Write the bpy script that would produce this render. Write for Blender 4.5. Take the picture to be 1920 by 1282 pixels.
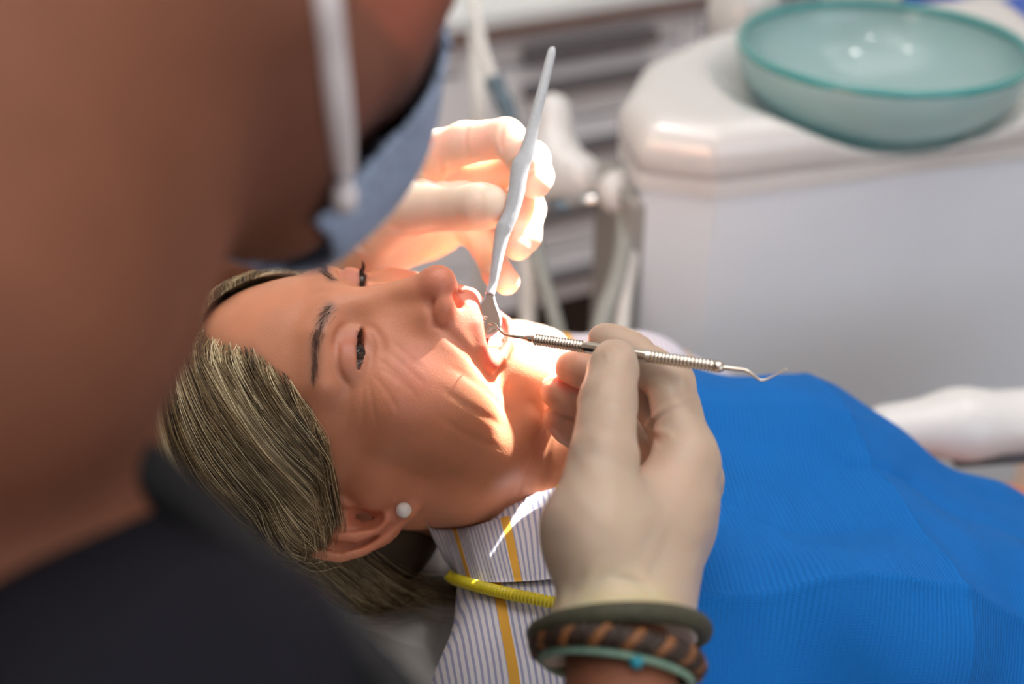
import bpy, bmesh, math, time
import numpy as np
from mathutils import Vector, Matrix, Quaternion

T0 = time.time()
scene = bpy.context.scene
for o in list(bpy.data.objects):
    bpy.data.objects.remove(o)
rng = np.random.default_rng(7)

# ------------------------------------------------------------------ camera
IMW, IMH, FPX = 1920.0, 1282.0, 2300.0
PITCH = math.radians(32.0)
CAM = np.array([0.0, 0.0, 1.30])
RT = np.array([1.0, 0.0, 0.0])
FW = np.array([0.0, math.cos(PITCH), -math.sin(PITCH)])
UP = np.array([0.0, math.sin(PITCH), math.cos(PITCH)])
cam_data = bpy.data.cameras.new('camera')
cam = bpy.data.objects.new('camera', cam_data)
scene.collection.objects.link(cam)
cam_data.sensor_width = 36.0
cam_data.lens = FPX / IMW * 36.0
cam.location = CAM
cam.rotation_euler = (math.pi / 2 - PITCH, 0, 0)
cam_data.clip_start = 0.02
cam_data.dof.use_dof = True
cam_data.dof.focus_distance = 0.660
cam_data.dof.aperture_fstop = 3.0
scene.camera = cam


def W(px, py, d):
    """world point seen at photo pixel (px, py) at axial distance d in metres"""
    return CAM + d * FW + ((px - IMW / 2) * d / FPX) * RT + ((IMH / 2 - py) * d / FPX) * UP


def CV(r, u, d):
    """direction given as (right, up, forward) of the camera"""
    return r * RT + u * UP + d * FW


# ------------------------------------------------------------------ world, light, exposure
scene.view_settings.view_transform = 'Standard'
scene.view_settings.look = 'None'
scene.view_settings.gamma = 1.0
scene.view_settings.use_curve_mapping = False
scene.view_settings.exposure = 0.12
world = bpy.data.worlds.new('world')
scene.world = world
world.use_nodes = True
world.node_tree.nodes['Background'].inputs[0].default_value = (0.80, 0.90, 1.0, 1)
world.node_tree.nodes['Background'].inputs[1].default_value = 0.5

YAW = math.radians(26.0)                      # the room is turned against the camera
RX = np.array([math.cos(YAW), math.sin(YAW), 0.0])
RY = np.array([-math.sin(YAW), math.cos(YAW), 0.0])
ZZ = np.array([0.0, 0.0, 1.0])


def light(name, kind, loc, power, color=(1, 1, 1), aim=None, **kw):
    ld = bpy.data.lights.new(name, kind)
    ld.energy = power
    ld.color = color
    for k, v in kw.items():
        setattr(ld, k, v)
    ob = bpy.data.objects.new(name, ld)
    ob.location = Vector([float(c) for c in loc])
    if aim is not None:
        dv = Vector([float(c) for c in (np.asarray(aim) - np.asarray(loc))])
        ob.rotation_euler = dv.to_track_quat('-Z', 'Y').to_euler()
    scene.collection.objects.link(ob)
    return ob


CEIL = 2.62
# two ceiling panels of the surgery
for nm, (cx, cy), pw in (('ceiling_panel_light', (0.7, 0.80), 12.0), ('ceiling_panel_light', (-1.0, -0.1), 2.5)):
    c = RX * cx + RY * cy
    ob = light(nm, 'AREA', (c[0], c[1], CEIL - 0.05), pw, (0.97, 0.985, 1.0), shape='RECTANGLE', size=2.0, size_y=1.4)
    ob.rotation_euler = (0, 0, YAW)
# frontal fill light from an unseen window added behind the camera
wl = RX * 0.9 + RY * (-1.93)
light('window_fill', 'AREA', (wl[0], wl[1], 1.50), 14.0, (0.84, 0.92, 1.0), aim=(wl[0] + RY[0], wl[1] + RY[1], 1.40), shape='RECTANGLE', size=2.0, size_y=1.4)
# dental operating lamp over the patient's chest, aimed at the open mouth
LIP = W(893, 556, 0.686)
LAMP_DIR = np.array([0.50, 0.60, 0.62])
LAMP_DIR /= np.linalg.norm(LAMP_DIR)
LAMP_R = 0.75
LAMP = LIP + LAMP_DIR * LAMP_R
edge_l = W(985, 930, 0.72) - LIP                       # the beam's border on the face runs lip to neck
lx = np.cross(LAMP_DIR, edge_l)
lx /= np.linalg.norm(lx)
if lx @ (W(1040, 650, 0.705) - LIP) < 0:
    lx = -lx
ly = np.cross(LAMP_DIR, lx)
lamp = light('operating_lamp_light', 'SPOT', LAMP, 420.0, (1.0, 0.95, 0.88), spot_size=math.radians(50), spot_blend=0.05, shadow_soft_size=0.012)
lamp.matrix_world = Matrix([[lx[i], ly[i], LAMP_DIR[i], LAMP[i]] for i in range(3)] + [[0, 0, 0, 1]])
# soft-edged lamp field with slanted cuts added to keep nose, cheek and collar unlit
ld = lamp.data
ld.use_nodes = True
LN, LL = ld.node_tree.nodes, ld.node_tree.links
em = LN['Emission']
tcn = LN.new('ShaderNodeTexCoord')
sep = LN.new('ShaderNodeSeparateXYZ')
LL.new(tcn.outputs['Normal'], sep.inputs[0])


def lmath(op, a, b=None):
    n = LN.new('ShaderNodeMath')
    n.operation = op
    for i, v in enumerate((a, b)):
        if v is None:
            continue
        if isinstance(v, (int, float)):
            n.inputs[i].default_value = v
        else:
            LL.new(v, n.inputs[i])
    return n.outputs[0]


def lstep(v, e0, e1):
    n = LN.new('ShaderNodeMapRange')
    n.interpolation_type = 'SMOOTHSTEP'
    n.inputs[1].default_value = e0
    n.inputs[2].default_value = e1
    LL.new(v, n.inputs[0])
    return n.outputs[0]


gx = lmath('MULTIPLY', lmath('DIVIDE', sep.outputs[0], sep.outputs[2]), -LAMP_R)      # metres across the field at the mouth
gy = lmath('MULTIPLY', lmath('DIVIDE', sep.outputs[1], sep.outputs[2]), -LAMP_R)
slant = lmath('SUBTRACT', gy, lmath('MULTIPLY', gx, 0.40))
mask_v = lmath('MULTIPLY', lmath('MULTIPLY', lmath('MULTIPLY', lstep(slant, -0.011, 0.001), lstep(lmath('SUBTRACT', gy, lmath('MULTIPLY', gx, 1.6)), -0.010, 0.006)), lstep(gx, 0.065, 0.045)), lmath('MULTIPLY', lstep(gx, -0.17, -0.14), lstep(gy, 0.101, 0.088)))
mask_v = lmath('MULTIPLY', mask_v, lstep(lmath('ADD', gx, lmath('MULTIPLY', gy, 0.94)), 0.092, 0.084))
LL.new(mask_v, em.inputs['Strength'])

# ------------------------------------------------------------------ materials
def lin(c):
    c = np.asarray(c, float) / 255.0
    return np.where(c <= 0.04045, c / 12.92, ((c + 0.055) / 1.055) ** 2.4)


def rgba(c):
    l = lin(c)
    return (float(l[0]), float(l[1]), float(l[2]), 1.0)


def sset(n, name, v):
    if name in n.inputs:
        n.inputs[name].default_value = v


def mat(name, col, rough=0.5, metal=0.0, sss=0.0, sssr=(0.01, 0.004, 0.002), bump=0.0, bscale=200.0, vary=0.06,
        vscale=30.0, attr=None, coat=0.0, trans=0.0, ior=1.45, sheen=0.0, sss_scale=1.0, spec=0.5, stretch=None):
    """procedural principled material: slow colour noise, fine bump, optional vertex colour"""
    m = bpy.data.materials.new(name)
    m.use_nodes = True
    nt = m.node_tree
    N, L = nt.nodes, nt.links
    b = N['Principled BSDF']
    b.inputs['Roughness'].default_value = rough
    b.inputs['Metallic'].default_value = metal
    sset(b, 'Subsurface Weight', sss)
    sset(b, 'Subsurface Radius', sssr)
    sset(b, 'Subsurface Scale', sss_scale)
    sset(b, 'Coat Weight', coat)
    sset(b, 'Coat Roughness', 0.08)
    sset(b, 'Transmission Weight', trans)
    sset(b, 'IOR', ior)
    sset(b, 'Sheen Weight', sheen)
    sset(b, 'Specular IOR Level', spec)
    tc = N.new('ShaderNodeTexCoord')
    vec = tc.outputs['Object']
    if stretch:
        mp = N.new('ShaderNodeMapping')
        mp.inputs['Scale'].default_value = stretch
        L.new(vec, mp.inputs[0])
        vec = mp.outputs[0]
    no = N.new('ShaderNodeTexNoise')
    no.inputs['Scale'].default_value = vscale
    no.inputs['Detail'].default_value = 5
    L.new(vec, no.inputs['Vector'])
    ramp = N.new('ShaderNodeMapRange')
    ramp.inputs[3].default_value = 1.0 - vary
    ramp.inputs[4].default_value = 1.0 + vary
    ramp.inputs[1].default_value = 0.3
    ramp.inputs[2].default_value = 0.7
    L.new(no.outputs[0], ramp.inputs[0])
    vm = N.new('ShaderNodeVectorMath')
    vm.operation = 'SCALE'
    if attr:
        at = N.new('ShaderNodeAttribute')
        at.attribute_name = attr
        L.new(at.outputs['Color'], vm.inputs[0])
    else:
        vm.inputs[0].default_value = rgba(col)[:3]
    L.new(ramp.outputs[0], vm.inputs['Scale'])
    L.new(vm.outputs[0], b.inputs['Base Color'])
    if bump > 0:
        n2 = N.new('ShaderNodeTexNoise')
        n2.inputs['Scale'].default_value = bscale
        n2.inputs['Detail'].default_value = 3
        L.new(vec, n2.inputs['Vector'])
        bp = N.new('ShaderNodeBump')
        bp.inputs['Strength'].default_value = bump
        bp.inputs['Distance'].default_value = 0.001
        L.new(n2.outputs[0], bp.inputs['Height'])
        L.new(bp.outputs[0], b.inputs['Normal'])
    return m


def emit(name, col, s):
    m = bpy.data.materials.new(name)
    m.use_nodes = True
    b = m.node_tree.nodes['Principled BSDF']
    b.inputs['Base Color'].default_value = rgba(col)
    b.inputs['Emission Color'].default_value = rgba(col)
    b.inputs['Emission Strength'].default_value = s
    return m


M = {}
M['skin'] = mat('patient_skin', (205, 142, 112), 0.42, sss=0.35, sssr=(0.009, 0.0035, 0.0018), attr='col', vary=0.06, vscale=45, bump=0.15, bscale=1000)
M['dskin'] = mat('dentist_skin', (150, 98, 78), 0.6, spec=0.2, sss=0.1, attr='col', vary=0.10, vscale=22, bump=0.3, bscale=500)
M['latex'] = mat('latex_glove', (236, 214, 192), 0.42, sss=0.55, sssr=(0.016, 0.0055, 0.0025), attr='col', vary=0.035, vscale=55, bump=0.12, bscale=420)
M['hair'] = mat('streaked_hair', (120, 95, 60), 0.42, attr='col', vary=0.12, vscale=60, spec=0.6)
M['dhair'] = mat('dark_hair', (48, 36, 28), 0.6, vary=0.2, bump=0.5, bscale=300)
M['eye'] = mat('eyeball', (225, 215, 205), 0.25, attr='col', vary=0.02, coat=0.25)
M['tooth'] = mat('tooth_enamel', (238, 230, 212), 0.2, sss=0.2, vary=0.03)
M['gum'] = mat('mouth_lining', (176, 78, 66), 0.3, sss=0.3, vary=0.1)
M['pearl'] = mat('pearl', (236, 230, 226), 0.18, coat=0.8, vary=0.02)
M['gold'] = mat('gold', (215, 165, 80), 0.2, metal=1.0, vary=0.02)
M['steel'] = mat('polished_steel', (205, 198, 186), 0.22, metal=1.0, vary=0.03, vscale=80)
M['plastic_grey'] = mat('grey_handle_plastic', (188, 191, 196), 0.48, vary=0.05, vscale=400, bump=0.25, bscale=1500)
M['mirror'] = mat('mirror_steel', (226, 205, 195), 0.12, metal=1.0, vary=0.01)
M['etch'] = mat('etched_lettering', (250, 240, 225), 0.6, vary=0.01)
M['navy'] = mat('dark_scrub_cloth', (17, 17, 25), 0.9, vary=0.12, vscale=60, bump=0.5, bscale=900, spec=0.2)
M['black'] = mat('black_collar_cloth', (17, 17, 21), 0.85, vary=0.1, bump=0.4, bscale=900)
M['mask'] = mat('mask_cloth', (150, 168, 196), 0.8, vary=0.05, bump=0.3, bscale=700)
M['maskwhite'] = mat('mask_strap_cloth', (215, 210, 214), 0.8, vary=0.04)
M['white_gloss'] = mat('white_gloss_shell', (210, 209, 208), 0.16, coat=0.5, vary=0.015, vscale=6)
M['white_panel'] = mat('white_panel', (222, 229, 238), 0.35, vary=0.02, vscale=6)
M['plinth_and_shade_grey'] = mat('unit_grey', (150, 148, 144), 0.45, vary=0.03, vscale=8)
M['cab'] = mat('cabinet_white', (242, 244, 250), 0.35, vary=0.02, vscale=5)
M['worktop'] = mat('worktop_light', (216, 220, 221), 0.25, vary=0.03, vscale=8)
M['cabdark'] = mat('cabinet_plinth', (46, 34, 28), 0.6, vary=0.1)
M['barmetal'] = mat('handle_metal', (122, 120, 124), 0.45, metal=0.6, vary=0.04)
M['brownshade'] = mat('worktop_shadow', (118, 98, 92), 0.5, vary=0.05)
M['tan'] = mat('handle_end', (205, 170, 150), 0.5, vary=0.05)
M['glass_dummy'] = None
M['hose'] = mat('grey_hose', (150, 153, 148), 0.5, vary=0.05, vscale=20)
M['hosewhite'] = mat('white_hose', (218, 216, 212), 0.4, vary=0.03)
M['chrome'] = mat('chrome', (200, 205, 208), 0.15, metal=1.0, vary=0.02)
M['bluegrey'] = mat('bluegrey_connector', (92, 112, 126), 0.4, vary=0.06)
M['blueplastic'] = mat('blue_plastic', (20, 86, 190), 0.35, vary=0.05)
M['chair'] = mat('chair_upholstery', (232, 232, 230), 0.42, vary=0.03, vscale=10, bump=0.15, bscale=300)
M['chairshell'] = mat('chair_shell', (222, 221, 220), 0.25, vary=0.02)
M['chairdark'] = mat('chair_trim', (92, 98, 104), 0.5, vary=0.04)
M['floor'] = mat('peach_floor', (222, 192, 174), 0.38, vary=0.05, vscale=4)
M['wall'] = mat('wall_paint', (232, 226, 220), 0.8, vary=0.02, vscale=3)
M['ceil'] = mat('ceiling_paint', (244, 242, 238), 0.9, vary=0.01, vscale=3)
M['panel_emit'] = emit('lamp_diffuser', (255, 250, 246), 0.8)
M['spot_emit'] = emit('downlight_lens', (255, 250, 242), 90.0)
M['yellow'] = mat('yellow_coil_plastic', (206, 190, 40), 0.3, vary=0.05, sss=0.15)
M['olive'] = mat('olive_cord', (62, 62, 46), 0.7, vary=0.25, vscale=350, bump=0.6, bscale=700)
M['leather'] = mat('brown_leather', (120, 76, 42), 0.55, vary=0.2, vscale=250, bump=0.4, bscale=500)
M['darkleather'] = mat('dark_leather', (44, 29, 20), 0.55, vary=0.2, vscale=250, bump=0.4, bscale=500)
M['mint'] = mat('mint_cord', (118, 150, 132), 0.7, vary=0.12, vscale=300)
M['teal'] = mat('teal_bead', (30, 130, 150), 0.3, vary=0.05)
M['brow'] = mat('eyebrow_hair', (92, 68, 56), 0.6, vary=0.1)
M['trousers'] = mat('trouser_cloth', (70, 78, 98), 0.85, vary=0.08, vscale=40, bump=0.3, bscale=900)
M['lash'] = mat('eyelash', (38, 26, 20), 0.6, vary=0.05)

# ------------------------------------------------------------------ object helpers
def link(o, parent=None):
    scene.collection.objects.link(o)
    if parent is not None:
        o.parent = parent
    return o


def tag(o, label, cat, group=None, kind=None):
    o['label'] = label
    if cat:
        o['category'] = cat
    if group:
        o['group'] = group
    if kind:
        o['kind'] = kind
    return o


def thing(name, label, cat, loc=(0, 0, 0), group=None):
    o = bpy.data.objects.new(name, None)
    o.empty_display_size = 0.05
    link(o)
    return tag(o, label, cat, group)


def mesh_obj(name, V, Fc, m, parent=None, col=None, smooth=True, floats=None):
    V = np.asarray(V, np.float32).reshape(-1, 3)
    me = bpy.data.meshes.new(name)
    me.vertices.add(len(V))
    me.vertices.foreach_set('co', V.ravel())
    if isinstance(Fc, np.ndarray):
        n, k = Fc.shape
        me.loops.add(n * k)
        me.loops.foreach_set('vertex_index', Fc.astype(np.int32).ravel())
        me.polygons.add(n)
        me.polygons.foreach_set('loop_start', np.arange(0, n * k, k, dtype=np.int32))
        me.polygons.foreach_set('loop_total', np.full(n, k, np.int32))
    else:
        tot = np.array([len(f) for f in Fc], np.int32)
        st = np.concatenate([[0], np.cumsum(tot)[:-1]]).astype(np.int32)
        flat = np.array([i for f in Fc for i in f], np.int32)
        n = len(Fc)
        me.loops.add(len(flat))
        me.loops.foreach_set('vertex_index', flat)
        me.polygons.add(n)
        me.polygons.foreach_set('loop_start', st)
        me.polygons.foreach_set('loop_total', tot)
    me.polygons.foreach_set('use_smooth', np.full(n, smooth, bool))
    me.update(calc_edges=True)
    if col is not None:
        a = me.attributes.new('col', 'FLOAT_COLOR', 'POINT')
        c4 = np.ones((len(V), 4), np.float32)
        c4[:, :3] = col
        a.data.foreach_set('color', c4.ravel())
    for k, v in (floats or {}).items():
        a = me.attributes.new(k, 'FLOAT', 'POINT')
        a.data.foreach_set('value', np.asarray(v, np.float32))
    if m is not None:
        me.materials.append(m)
    o = bpy.data.objects.new(name, me)
    return link(o, parent)


# ------------------------------------------------------------------ signed-distance sculpting
def A3(p):
    return np.asarray(p, np.float32)


def smin(a, b, k):
    h = np.clip(0.5 + 0.5 * (b - a) / k, 0, 1)
    return b + (a - b) * h - k * h * (1 - h)


def smax(a, b, k):
    return -smin(-a, -b, k)


def rcone(P, a, b, ra, rb):
    a, b = A3(a), A3(b)
    ba = b - a
    q = P - a
    t = np.clip((q @ ba) / max(float(ba @ ba), 1e-9), 0, 1)
    return np.linalg.norm(q - t[:, None] * ba, axis=1) - (ra + (rb - ra) * t)


def ell(P, c, r, R=None):
    q = P - A3(c)
    if R is not None:
        q = q @ A3(R).T
    r = A3(r)
    k0 = np.linalg.norm(q / r, axis=1)
    k1 = np.linalg.norm(q / (r * r), axis=1)
    return np.where(k1 < 1e-6, -float(r.min()), k0 * (k0 - 1.0) / np.maximum(k1, 1e-6))


def chain(P, pts, rad, k=0.0):
    d = None
    for i in range(len(pts) - 1):
        e = rcone(P, pts[i], pts[i + 1], rad[i], rad[i + 1])
        d = e if d is None else (smin(d, e, k) if k > 0 else np.minimum(d, e))
    return d


def groove(P, d, pts, width, depth):
    """carves (depth>0) or raises (depth<0) a soft line along a polyline, fading at its ends"""
    pts = [A3(p) for p in pts]
    arr = np.array(pts)
    lo, hi = arr.min(0) - 3 * width, arr.max(0) + 3 * width
    mk = np.all((P > lo) & (P < hi), axis=1)
    if not mk.any():
        return d
    Q = P[mk]
    best = np.full(len(Q), 1e9, np.float32)
    par = np.zeros(len(Q), np.float32)
    n = len(pts) - 1
    for i in range(n):
        ba = pts[i + 1] - pts[i]
        t = np.clip(((Q - pts[i]) @ ba) / max(float(ba @ ba), 1e-9), 0, 1)
        e = np.linalg.norm(Q - pts[i] - t[:, None] * ba, axis=1)
        u = e < best
        best = np.where(u, e, best)
        par = np.where(u, (i + t) / n, par)
    fade = np.clip(np.sin(np.pi * np.clip(par, 0.0, 1.0)) * 1.8, 0.15, 1)
    d = d.copy()
    d[mk] += depth * fade * np.exp(-(best / width) ** 2)
    return d


def blob(P, d, c, r, depth):
    q = (P - A3(c)) / A3(r)
    return d + depth * np.exp(-(q * q).sum(1))


def sdf_mesh(f, lo, hi, h, c=8, slack=1.6):
    """sparse surface nets of f(P) over a box; returns vertices and quads"""
    lo, hi = np.asarray(lo, float), np.asarray(hi, float)
    nb = np.ceil((hi - lo) / (h * c)).astype(int)
    n = nb * c
    H = h * c
    ax = [lo[i] + (np.arange(nb[i]) + 0.5) * H for i in range(3)]
    g = np.stack(np.meshgrid(*ax, indexing='ij'), -1).reshape(-1, 3).astype(np.float32)
    cv = np.concatenate([f(g[i:i + 200000]) for i in range(0, len(g), 200000)]).reshape(nb)
    keep = np.abs(cv) < 0.87 * H * slack
    G = np.empty(n + 1, np.float32)
    big = np.repeat(np.repeat(np.repeat(cv, c, 0), c, 1), c, 2)
    G[:-1, :-1, :-1] = big
    G[-1, :, :] = G[-2, :, :]
    G[:, -1, :] = G[:, -2, :]
    G[:, :, -1] = G[:, :, -2]
    kb = np.repeat(np.repeat(np.repeat(keep, c, 0), c, 1), c, 2)
    mk = np.zeros(n + 1, bool)
    mk[:-1, :-1, :-1] |= kb
    mk[1:, :, :] |= mk[:-1, :, :].copy()
    mk[:, 1:, :] |= mk[:, :-1, :].copy()
    mk[:, :, 1:] |= mk[:, :, :-1].copy()
    idx = np.argwhere(mk)
    vals = np.empty(len(idx), np.float32)
    for i in range(0, len(idx), 250000):
        vals[i:i + 250000] = f((lo + idx[i:i + 250000] * h).astype(np.float32))
    G[mk] = vals
    S = G < 0
    cs = np.zeros(n, np.uint8)
    for dx in (0, 1):
        for dy in (0, 1):
            for dz in (0, 1):
                cs += S[dx:n[0] + dx, dy:n[1] + dy, dz:n[2] + dz]
    act = (cs > 0) & (cs < 8)
    ci = np.argwhere(act)
    vid = np.full(n, -1, np.int32)
    vid[act] = np.arange(len(ci))
    acc = np.zeros((len(ci), 3))
    cnt = np.zeros(len(ci))
    cor = np.array([(a, b, e) for a in (0, 1) for b in (0, 1) for e in (0, 1)])
    cvv = [G[ci[:, 0] + k[0], ci[:, 1] + k[1], ci[:, 2] + k[2]] for k in cor]
    for i in range(8):
        for j in range(i + 1, 8):
            if np.abs(cor[i] - cor[j]).sum() == 1:
                a, b = cvv[i], cvv[j]
                cr = (a < 0) != (b < 0)
                t = np.where(cr, a / np.where(cr, a - b, 1), 0)
                acc += np.where(cr[:, None], cor[i] + t[:, None] * (cor[j] - cor[i]), 0)
                cnt += cr
    V = lo + (ci + acc / np.maximum(cnt, 1)[:, None]) * h
    faces = []
    for ax_ in range(3):
        b_, c_ = (ax_ + 1) % 3, (ax_ + 2) % 3
        s0 = [slice(0, None)] * 3
        s1 = [slice(0, None)] * 3
        s0[ax_] = slice(0, -1)
        s1[ax_] = slice(1, None)
        e = np.argwhere(S[tuple(s0)] != S[tuple(s1)])
        ok = (e[:, b_] > 0) & (e[:, c_] > 0) & (e[:, b_] < n[b_]) & (e[:, c_] < n[c_])
        e = e[ok]
        inside = S[e[:, 0], e[:, 1], e[:, 2]]
        ob, oc = np.zeros(3, int), np.zeros(3, int)
        ob[b_] = 1
        oc[c_] = 1

        def vi(q):
            return vid[q[:, 0], q[:, 1], q[:, 2]]
        q = np.stack([vi(e - ob - oc), vi(e - oc), vi(e), vi(e - ob)], 1)
        q = np.where(inside[:, None], q, q[:, ::-1])
        q = q[(q >= 0).all(1)]
        faces.append(q)
    return V, np.concatenate(faces)


def raydist(f, px, py, d0=0.3, d1=1.6):
    """axial distance at which the photo pixels' rays meet the solid f (world metres)"""
    px, py = np.atleast_1d(np.asarray(px, float)), np.atleast_1d(np.asarray(py, float))
    dirs = FW + ((px - IMW / 2) / FPX)[:, None] * RT + ((IMH / 2 - py) / FPX)[:, None] * UP
    ln = np.linalg.norm(dirs, axis=1)
    d = np.full(len(px), d0)
    for _ in range(90):
        v = f((CAM + d[:, None] * dirs).astype(np.float32))
        d = np.minimum(d + np.maximum(v * 0.8, -0.01) / ln, d1)
    return d


# ------------------------------------------------------------------ mesh builders
def catmull(P, n):
    P = np.asarray(P, float)
    Q = np.vstack([2 * P[0] - P[1], P, 2 * P[-1] - P[-2]])
    out = []
    m_ = len(P) - 1
    for i in range(m_):
        p0, p1, p2, p3 = Q[i], Q[i + 1], Q[i + 2], Q[i + 3]
        t = np.linspace(0, 1, n, endpoint=(i == m_ - 1))[:, None]
        out.append(0.5 * ((2 * p1) + (-p0 + p2) * t + (2 * p0 - 5 * p1 + 4 * p2 - p3) * t ** 2 + (-p0 + 3 * p1 - 3 * p2 + p3) * t ** 3))
    return np.vstack(out)


def tube_geo(P, R, sides=10, cap=True, closed=False, flat=None):
    """tube along polyline P with radii R; parallel-transported frame"""
    P = np.asarray(P, float)
    n = len(P)
    R = np.broadcast_to(np.asarray(R, float), (n,))
    if closed:
        T = np.roll(P, -1, 0) - np.roll(P, 1, 0)
    else:
        T = np.gradient(P, axis=0)
    T /= np.linalg.norm(T, axis=1)[:, None] + 1e-12
    ref = np.array([0, 0, 1.0]) if abs(T[0][2]) < 0.9 else np.array([1.0, 0, 0])
    u = np.cross(T[0], ref)
    u /= np.linalg.norm(u)
    V = []
    ang = np.linspace(0, 2 * np.pi, sides, endpoint=False)
    for i in range(n):
        u = u - T[i] * (u @ T[i])
        u /= np.linalg.norm(u)
        w = np.cross(T[i], u)
        V.append(P[i] + R[i] * (np.cos(ang)[:, None] * u + np.sin(ang)[:, None] * w))
    V = np.vstack(V)
    F = []
    m_ = n if closed else n - 1
    for i in range(m_):
        a, b = i * sides, ((i + 1) % n) * sides
        for j in range(sides):
            k = (j + 1) % sides
            F.append((a + j, a + k, b + k, b + j))
    if cap and not closed:
        F.append(tuple(range(sides - 1, -1, -1)))
        F.append(tuple(range((n - 1) * sides, n * sides)))
    return V, F


def tube(name, P, R, m, parent=None, sides=10, closed=False):
    V, F = tube_geo(P, R, sides, True, closed)
    return mesh_obj(name, V, F, m, parent)


def join_geo(parts):
    V, F, o = [], [], 0
    for v, f in parts:
        V.append(np.asarray(v, float))
        F += [tuple(int(i) + o for i in q) for q in f]
        o += len(v)
    return np.vstack(V), F


def box_obj(name, c, ex, ey, ez, sx, sy, sz, m, parent=None, bev=0.004, seg=2):
    """bevelled box centred at c, half-free sizes along unit axes ex, ey, ez"""
    bm = bmesh.new()
    bmesh.ops.create_cube(bm, size=1.0)
    for v in bm.verts:
        v.co = Vector((v.co.x * sx, v.co.y * sy, v.co.z * sz))
    if bev > 0:
        bmesh.ops.bevel(bm, geom=bm.edges[:], offset=min(bev, 0.45 * min(sx, sy, sz)), segments=seg, affect='EDGES', profile=0.5)
    me = bpy.data.meshes.new(name)
    bm.to_mesh(me)
    bm.free()
    for p in me.polygons:
        p.use_smooth = False
    co = np.empty(len(me.vertices) * 3, np.float32)
    me.vertices.foreach_get('co', co)
    co = co.reshape(-1, 3)
    Wd = np.asarray(c) + co[:, :1] * np.asarray(ex) + co[:, 1:2] * np.asarray(ey) + co[:, 2:] * np.asarray(ez)
    me.vertices.foreach_set('co', Wd.astype(np.float32).ravel())
    me.update()
    me.materials.append(m)
    o = bpy.data.objects.new(name, me)
    return link(o, parent)


def lathe_obj(name, prof, c, m, parent=None, axis=ZZ, n=64, cap=True):
    """profile (radius, height) turned about axis through c"""
    axis = np.asarray(axis, float)
    axis = axis / np.linalg.norm(axis)
    ref = np.array([1.0, 0, 0]) if abs(axis[0]) < 0.9 else np.array([0, 1.0, 0])
    u = np.cross(axis, ref)
    u /= np.linalg.norm(u)
    w = np.cross(axis, u)
    V, F = [], []
    ang = np.linspace(0, 2 * np.pi, n, endpoint=False)
    for r, h in prof:
        V.append(np.asarray(c) + axis * h + r * (np.cos(ang)[:, None] * u + np.sin(ang)[:, None] * w))
    V = np.vstack(V)
    for i in range(len(prof) - 1):
        for j in range(n):
            k = (j + 1) % n
            F.append((i * n + j, i * n + k, (i + 1) * n + k, (i + 1) * n + j))
    if cap and prof[0][0] > 1e-6:
        F.append(tuple(range(n - 1, -1, -1)))
    if cap and prof[-1][0] > 1e-6:
        F.append(tuple(range((len(prof) - 1) * n, len(prof) * n)))
    return mesh_obj(name, V, F, m, parent)


def ball(name, c, r, m, parent=None, n=24, scale=(1, 1, 1)):
    prof = [(max(r * math.sin(t), 1e-7), -r * math.cos(t)) for t in np.linspace(0, math.pi, n // 2 + 1)]
    o = lathe_obj(name, prof, (0, 0, 0), m, parent, n=n)
    o.location = Vector([float(x) for x in c])
    o.scale = scale
    return o
# ================================================================== the room
def RC(x, y, z):
    return RX * x + RY * y + ZZ * z


def slab(name, lo, hi, m, bev=0.0, parent=None, kind='structure'):
    lo, hi = np.array(lo, float), np.array(hi, float)
    c = (lo + hi) / 2
    o = box_obj(name, RC(*c), RX, RY, ZZ, *(hi - lo), m, parent, bev)
    if kind and parent is None:
        o['kind'] = kind
    return o


# cabinet front plane: passes through the drawers seen behind the mirror handle
CABP = W(1080, 300, 1.90)
CY = CABP @ RY


def on_cab(px, py):
    dr = FW + (px - IMW / 2) / FPX * RT + (IMH / 2 - py) / FPX * UP
    t = (CABP - CAM) @ RY / (dr @ RY)
    p = CAM + dr * t
    return p @ RX, p[2]


WB = CY + 0.58                                     # back wall
X0, X1, Y0 = -2.6, 2.6, -2.0
slab('floor', (X0, Y0, -0.06), (X1, WB, 0.0), M['floor'])
slab('ceiling', (X0, Y0, CEIL), (X1, WB, CEIL + 0.05), M['ceil'])
slab('wall_back', (X0, WB, 0.0), (X1, WB + 0.08, CEIL), M['wall'])
slab('wall_left', (X0 - 0.08, Y0, 0.0), (X0, WB, CEIL), M['wall'])
# front wall behind the camera, open for the added fill window
slab('wall_front', (X0, Y0 - 0.08, 0.0), (X1, Y0, 0.8), M['wall'])
slab('wall_front', (X0, Y0 - 0.08, 2.25), (X1, Y0, CEIL), M['wall'])
slab('wall_front', (X0, Y0 - 0.08, 0.8), (-0.15, Y0, 2.25), M['wall'])
slab('wall_front', (1.95, Y0 - 0.08, 0.8), (X1, Y0, 2.25), M['wall'])
slab('wall_right', (X1, Y0, 0.0), (X1 + 0.08, WB, CEIL), M['wall'])
slab('baseboard_back', (X0, WB - 0.015, 0.0), (X1, WB, 0.08), M['cab'])
win = thing('fill_window', 'unseen white framed window added for fill light, facing the drawer cabinets', None)
win['kind'] = 'structure'
for xa_, xb_ in ((-0.15, -0.09), (0.87, 0.93), (1.89, 1.95)):
    slab('fill_window_frame', (xa_, Y0 - 0.06, 0.8), (xb_, Y0 - 0.02, 2.25), M['cab'], parent=win)
for za_, zb_ in ((0.8, 0.86), (2.19, 2.25)):
    slab('fill_window_frame', (-0.09, Y0 - 0.06, za_), (1.89, Y0 - 0.02, zb_), M['cab'], parent=win)

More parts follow.
